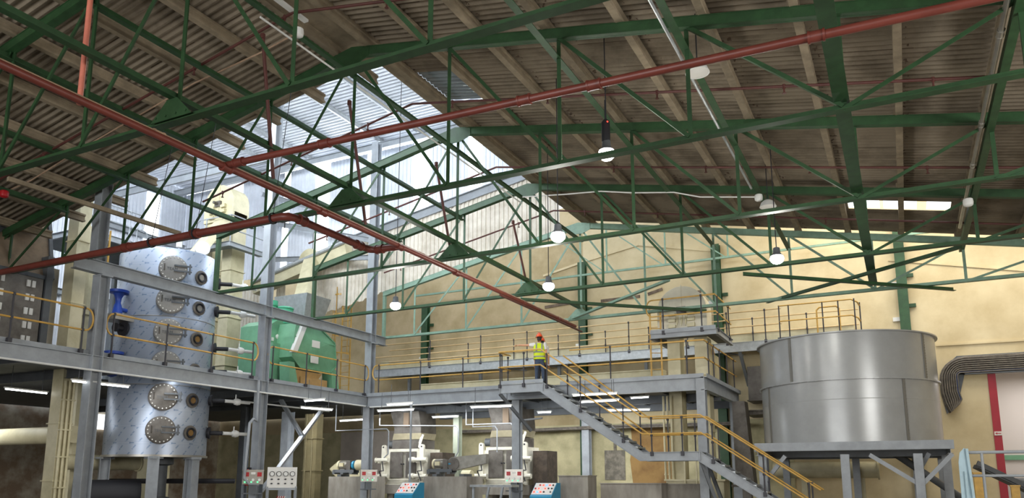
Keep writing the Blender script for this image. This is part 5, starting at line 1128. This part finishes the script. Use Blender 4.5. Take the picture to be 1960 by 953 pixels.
for i in range(4):
    p = c + s * (-.33 + i * .22) + n * .03
    mb = MB(); mb.lathe(p + V((0, 0, .12)), [(.085, 0), (.085, .04), (.07, .04), (.07, .03)], 20, n, caps=False); g_ = mb.build('gauge', BLACK, t)
    mb = MB(); mb.lathe(p + V((0, 0, .12)), [(.07, .0), (.07, .025)], 20, n); mb.build('dial', WHITEB, g_)
    for z in (-.06, -.2):
        mb = MB(); mb.lathe(p + V((0, 0, z)), [(.025, 0), (.025, .03)], 8, n); mb.bar(p + n * .03 + V((0, 0, z)) - s * .04, p + n * .03 + V((0, 0, z)) + s * .03, .02, .03); mb.build('valve_knob', BLACK, t)
mb = MB()
for k in (-.45, .45): mb.bar(c + s * k + n * .0 + V((0, 0, -1.62)), c + s * k + V((0, 0, -.3)), .07, .07, (1, 0, 0))
mb.bar(c - s * .48 + V((0, 0, -.38)), c + s * .48 + V((0, 0, -.38)), .07, .07); mb.build('stand', GREY, t)
# red fire extinguisher and tape
t = thing('fire_extinguisher', 'red fire extinguisher at the tall column by the gauge board', 'fire extinguisher', (-19.75, 18.6, 1.35))
mb = MB(); mb.lathe((-19.6, 19.3, 1.35), [(.09, 0), (.1, .05), (.1, .45), (.06, .52), (.04, .54)], 14); mb.build('cylinder', REDB, t)
mb = MB(); mb.box(-19.63, -19.5, 19.27, 19.33, 1.87, 1.95); mb.box(-19.66, -19.58, 19.3, 19.6, 1.55, 1.6); mb.build('valve', BLACK, t)
# under the tower side: ducts, fan, green column
t = thing('large_duct', 'cream round ended duct lying low behind the first grey column', 'duct', (-24, 16, 1.9))
mb = MB(); mb.rod((-23.6, 15.2, 2.1), (-23.4, 18.0, 2.1), .24, 24); mb.build('shell', CREAM, t)
mb = MB(); mb.lathe((-23.4, 18.0, 2.1), [(.28, -.03), (.28, .03)], 24, (.07, 1, 0)); mb.build('flange', CREAM, t)
mb = MB(); mb.rod((-35, 15.5, 2.95), (-23.2, 15.5, 2.95), .27, 18); tag(mb.build('large_duct', CREAM), 'dull cream duct crossing in the shade at the brick wall', 'duct')
mb = MB(); mb.sec((-31, 20.0, 0), (-31, 20.0, 4.6), IB(.4, .4, .02), (0, 1, 0)); tag(mb.build('wall_column', GREEN), 'dark green column in the shade by the brick wall', 'column')
t = thing('fan_motor', 'large black motor under the stainless tower', 'motor', (-21.6, 16.6, .8))
mb = MB(); mb.rod((-22.9, 15.4, 1.1), (-21.9, 17.0, 1.1), .45, 24); mb.build('body', BLACK, t)
mb = MB(); mb.box(-22.9, -21.9, 15.6, 16.9, 0, .7); mb.build('base', GREYD, t)
mb = MB(); mb.rod((-23.6, 17.0, 1.5), (-20.3, 19.4, 1.5), .08, 8); tag(mb.build('crossbar', BLACK), 'black horizontal bar between the legs of the tower', 'bar')
mb = MB(); mb.box(-26.0, -25.2, 20.0, 20.8, 0, 4.4); mb.rod((-25.1, 20.0, .6), (-25.1, 20.0, 4.4), .05); mb.rod((-25.1, 20.2, .6), (-25.1, 20.2, 4.4), .05); mb.rod((-25.1, 20.6, .6), (-25.1, 20.6, 4.4), .05); tag(mb.build('elevator_shaft', CREAM), 'khaki trunk with riser pipes below the platform right of the tower', 'trunk')
mb = MB(); mb.box(-23.69, -23.0, 26.5, 26.9, 0, 4.4); mb.box(-23.74, -22.95, 26.45, 26.95, 1.9, 1.94); mb.box(-23.74, -22.95, 26.45, 26.95, 3.3, 3.34); mb.rod((-23.55, 26.46, 0), (-23.55, 26.46, 4.4), .03); mb.rod((-23.2, 26.46, 0), (-23.2, 26.46, 4.4), .03); tag(mb.build('elevator_shaft', mat('khaki_paint', hexc('7a7052'), .6, 0, .12, 2)), 'khaki square trunk below the platform behind the red striped tape', 'trunk')
for z, d in ((1.55, 'upper'), (.75, 'lower')):
    mb = MB()
    for i in range(8): mb.cur = i % 2; mb.box(-23.66 + .0, -23.14, 27.54, 27.56, z + 0, z + .07) if False else mb.prism([(-24.62 + i * .06, 25.95, z), (-24.56 + i * .06, 25.95, z), (-24.52 + i * .06, 25.95, z + .08), (-24.58 + i * .06, 25.95, z + .08)], (0, .01, 0))
    tag(mb.build('warning_tape', [REDB, PAPER]), f'{d} red and white striped tape on the grey column', 'tape')
mb = MB(); mb.prism([(-22.8, 27.2, 2.0), (-22.3, 27.2, 2.35), (-20.6, 27.2, 1.4), (-20.6, 27.2, .9), (-21.4, 27.2, .7)], (0, .8, 0)); tag(mb.build('sloping_casing', CREAM), 'cream sloping casing beside the concrete block at the corner column', 'casing')
o = MB().box(-26.9, -23.2, YW - .06, YW - .035, 1.4, 4.0).build('wall_back_whitewash', mat('whitewash', hexc('cfc4b8'), .9, 0, .06, 2)); o['kind'] = 'structure'
for (x, y0_, y1_, z0, z1, d) in ((-35.97, 14.5, 16.5, 2.6, 4.3, 1),): pass
mb = MB(); mb.box(-35.96, -35.9, 24.6, 26.0, 4.0, 4.75); o = mb.build('window_12', PANE); o['kind'] = 'structure'
# ------------------------------------------------------------------ people
def skin_body(name, joints, edges, m, parent, sub=2, root=0):
    me = bpy.data.meshes.new(name); off = wpos(parent)
    me.from_pydata([tuple(V(j[:3]) - off) for j in joints], edges, []); me.materials.append(m)
    o = bpy.data.objects.new(name, me); C.objects.link(o); o.parent = parent
    sk = o.modifiers.new('Skin', 'SKIN'); sk.use_smooth_shade = True
    for i, j in enumerate(joints):
        r = j[3]; me.skin_vertices[0].data[i].radius = r if isinstance(r, tuple) else (r, r)
        me.skin_vertices[0].data[i].use_root = (i == root)
    sb = o.modifiers.new('Subdivision', 'SUBSURF'); sb.levels = sub; sb.render_levels = sub
    return o
def person(ox, oy, oz, yaw, label, pointing):
    t = thing('person', label, 'person', (ox, oy, oz))
    M = Matrix.Translation((ox, oy, oz)) @ Matrix.Rotation(yaw, 4, 'Z')
    Wp = lambda p: M @ V(p)
    J = lambda l: [(*Wp(a[:3]), a[3]) for a in l]
    # local frame: faces +y, x to the right hand side
    # legs and hips (trousers)
    legs = J([(0, 0, .97, (.16, .12)), (0, 0, .88, (.165, .125)), (-.09, 0, .82, .10), (-.105, .02, .48, .066), (-.11, -.02, .10, .052), (.09, 0, .82, .10), (.12, .06, .48, .066), (.13, -.01, .10, .052)])
    skin_body('trousers', legs, [(0, 1), (1, 2), (2, 3), (3, 4), (1, 5), (5, 6), (6, 7)], DENIM if pointing else DARKCL, t)
    for s, f in ((-.11, 0), (.13, .03)):
        mb = MB(); a = [Wp((s - .045, -.09, 0)), Wp((s + .045, -.09, 0)), Wp((s + .05, .15, 0)), Wp((s, .19, 0)), Wp((s - .05, .15, 0))]
        b = [p + V((0, 0, .05)) for p in a]; c = [Wp((s - .04, -.08, .12)), Wp((s + .04, -.08, .12)), Wp((s + .04, .03, .11)), Wp((s, .05, .10)), Wp((s - .04, .03, .11))]
        mb.grid([a, b, c], smooth=True); mb.build('shoe', BLACK, t)
    # bare body: head, neck, torso core and arms as one surface
    sh = 1.44
    if pointing:
        body = [(0, 0, 1.05, (.13, .10)), (0, 0, 1.25, (.15, .105)), (0, 0, 1.40, (.14, .09)), (0, .0, 1.50, .055), (0, .015, 1.57, .058), (0, .03, 1.66, (.078, .092)), (0, .03, 1.74, (.07, .085)),
                (-.19, 0, sh, .056), (-.46, .06, 1.44, .043), (-.71, .13, 1.46, .034), (-.78, .15, 1.46, .030),
                (.19, 0, sh, .056), (.25, -.06, 1.14, .044), (.25, .06, .90, .034), (.25, .09, .84, .030)]
    else:
        body = [(0, 0, 1.05, (.13, .10)), (0, 0, 1.25, (.15, .105)), (0, 0, 1.40, (.14, .09)), (0, .0, 1.50, .055), (0, .015, 1.57, .058), (0, .03, 1.66, (.078, .092)), (0, .03, 1.74, (.07, .085)),
                (-.19, 0, sh, .056), (-.25, -.02, 1.14, .044), (-.25, .08, .90, .034), (-.25, .1, .84, .030),
                (.19, 0, sh, .056), (.25, -.02, 1.14, .044), (.25, .08, .90, .034), (.25, .1, .84, .030)]
    E = [(0, 1), (1, 2), (2, 3), (3, 4), (4, 5), (5, 6), (2, 7), (7, 8), (8, 9), (9, 10), (2, 11), (11, 12), (12, 13), (13, 14)]
    skin_body('body', J(body), E, SKIN, t)
    # hands: palm plus fingers
    for hx, wr in ((10, 9), (14, 13)):
        a, b = V(body[wr][:3]), V(body[hx][:3]); d = (b - a).normalized(); sd = d.cross(V((0, 0, 1)))
        if sd.length < .3: sd = V((0, 1, 0)).cross(d)
        sd.normalize(); n = sd.cross(d); pts = [(*Wp(b), .03), (*Wp(b + d * .05), (.034, .018))]; ed = [(0, 1)]
        for k in range(4):
            base = b + d * .075 + sd * (-.03 + k * .02); l = (.055, .066, .062, .05)[k]; cur = (-n * .012 if not (pointing and hx == 10 and k == 0) else V((0, 0, 0)))
            if pointing and hx == 10 and k > 0: cur = -n * .03
            i = len(pts); pts += [(*Wp(base), .0095), (*Wp(base + d * l * .6 + cur * .5), .0085), (*Wp(base + d * l + cur * 1.4), .007)]; ed += [(1, i), (i, i + 1), (i + 1, i + 2)]
        i = len(pts); tb = b + d * .02 - sd * .035; pts += [(*Wp(tb), .011), (*Wp(tb + d * .035 - sd * .02), .010), (*Wp(tb + d * .06 - sd * .02), .008)]; ed += [(0, i), (i, i + 1), (i + 1, i + 2)]
        skin_body('hand', pts, ed, SKIN, t, 1)
    # face
    mb = MB(); mb.lathe(Wp((0, .115, 1.655)), [(.006, .03), (.014, 0), (.016, -.02), (.004, -.03)], 8); mb.build('nose', SKIN, t)
    mb = MB()
    for s in (-1, 1): mb.lathe(Wp((s * .032, .102, 1.685)), [(.009, -.006), (.011, 0), (.006, .006)], 8, M.to_3x3() @ V((0, 1, 0)))
    mb.build('eyes', BLACK, t)
    mb = MB(); mb.bar(Wp((-.025, .108, 1.605)), Wp((.025, .108, 1.605)), .012, .01); mb.build('mouth', mat('lips', hexc('b4685c'), .6) if pointing else MATS['lips'], t)
    mb = MB()
    for s in (-1, 1): mb.lathe(Wp((s * .08, .02, 1.66)), [(.03, -.008), (.032, .002), (.02, .012)], 10, M.to_3x3() @ V((s, 0, 0)))
    mb.build('ears', SKIN, t)
    mb = MB(); rings = []
    for z, rx, ry, oy_ in ((1.58, .05, .03, -.035), (1.62, .078, .07, -.005), (1.68, .086, .09, .01), (1.74, .085, .092, .02)):
        rings.append([Wp((rx * math.cos(q), oy_ + .01 + ry * math.sin(q), z)) for q in [PI + PI * i / 10 for i in range(11)]])
    mb.grid(rings, closed=False, caps=False, smooth=True); mb.build('hair', HAIR, t)
    # shirt sleeves and vest
    for k, e in ((7, 8), (11, 12)):
        a, b = V(body[k][:3]), V(body[e][:3]); c = a + (b - a) * .62; mb = MB(); mb.tube([Wp(a * .8 + V((0, 0, sh)) * .2), Wp(a), Wp(c)], [.075, .085, .066], 14); mb.build('sleeve', TEE, t)
    def ring(z, rx, ry, oy_=0): return [Wp((rx * math.copysign(abs(math.cos(q)) ** .8, math.cos(q)), oy_ + ry * math.copysign(abs(math.sin(q)) ** .8, math.sin(q)), z)) for q in [2 * PI * i / 28 for i in range(28)]]
    prof = [(.90, .215, .15), (1.0, .205, .15), (1.10, .205, .15), (1.22, .215, .155), (1.34, .215, .15), (1.42, .20, .13), (1.475, .14, .10), (1.50, .085, .08)]
    mb = MB(); mb.grid([ring(*p) for p in prof], caps=False, smooth=True); v = mb.build('vest', HIVIS, t)
    for z in (1.0, 1.16):
        r0 = .207 if z < 1.1 else .213
        mb = MB(); mb.grid([ring(z - .025, r0 + .004, .156), ring(z + .025, r0 + .004, .158)], caps=False, smooth=True); mb.build('reflective_tape', REFL, v)
    for s in (-1, 1):
        mb = MB(); mb.grid([[Wp((s * .10 + o_, -y_, z_)) for o_ in (-.025, .025)] for z_, y_ in ((1.18, .163), (1.3, .163), (1.4, .15), (1.46, .122), (1.5, .095))], closed=False, caps=False); mb.build('reflective_tape', REFL, v)
    mb = MB(); mb.grid([ring(1.44, .155, .11), ring(1.51, .075, .075)], caps=False, smooth=True); mb.build('shirt_collar', TEE, t)
    # helmet
    c = Wp((0, .025, 1.725)); mb = MB(); fw = M.to_3x3() @ V((0, 1, 0)); rt = M.to_3x3() @ V((1, 0, 0)); rings = []
    for k in range(7):
        q = k * PI / 2 / 6.3; rr = math.cos(q); rings.append([c + rt * (.118 * rr * math.cos(a)) + fw * (.14 * rr * math.sin(a)) + V((0, 0, .015 + .13 * math.sin(q))) for a in [2 * PI * i / 24 for i in range(24)]])
    mb.grid(rings, caps=True, smooth=True); hl = mb.build('helmet', ORANGE, t)
    mb = MB(); mb.grid([[c + rt * (r * .125 * math.cos(a)) + fw * (r * .15 * math.sin(a) + (.05 if math.sin(a) > .2 else 0) * math.sin(a)) + V((0, 0, .012 - .014 * (r > 1))) for a in [2 * PI * i / 24 for i in range(24)]] for r in (.9, 1.1)], caps=False, smooth=True); mb.build('brim', ORANGE, hl)
    mb = MB(); mb.box(*[f(c[i], .05) for i in range(2) for f in (lambda a, b: a - b, lambda a, b: a + b)], c.z + .145, c.z + .16); mb.build('ridge', ORANGE, hl)
    return t
person(-11.5, 24.95, ZP, R(22), 'person in orange helmet and yellow vest with an outstretched arm on the stair landing', True)
person(-11.76, 25.72, ZP, R(20), 'second person mostly hidden behind the pointing worker, dark trousers and yellow vest', False)
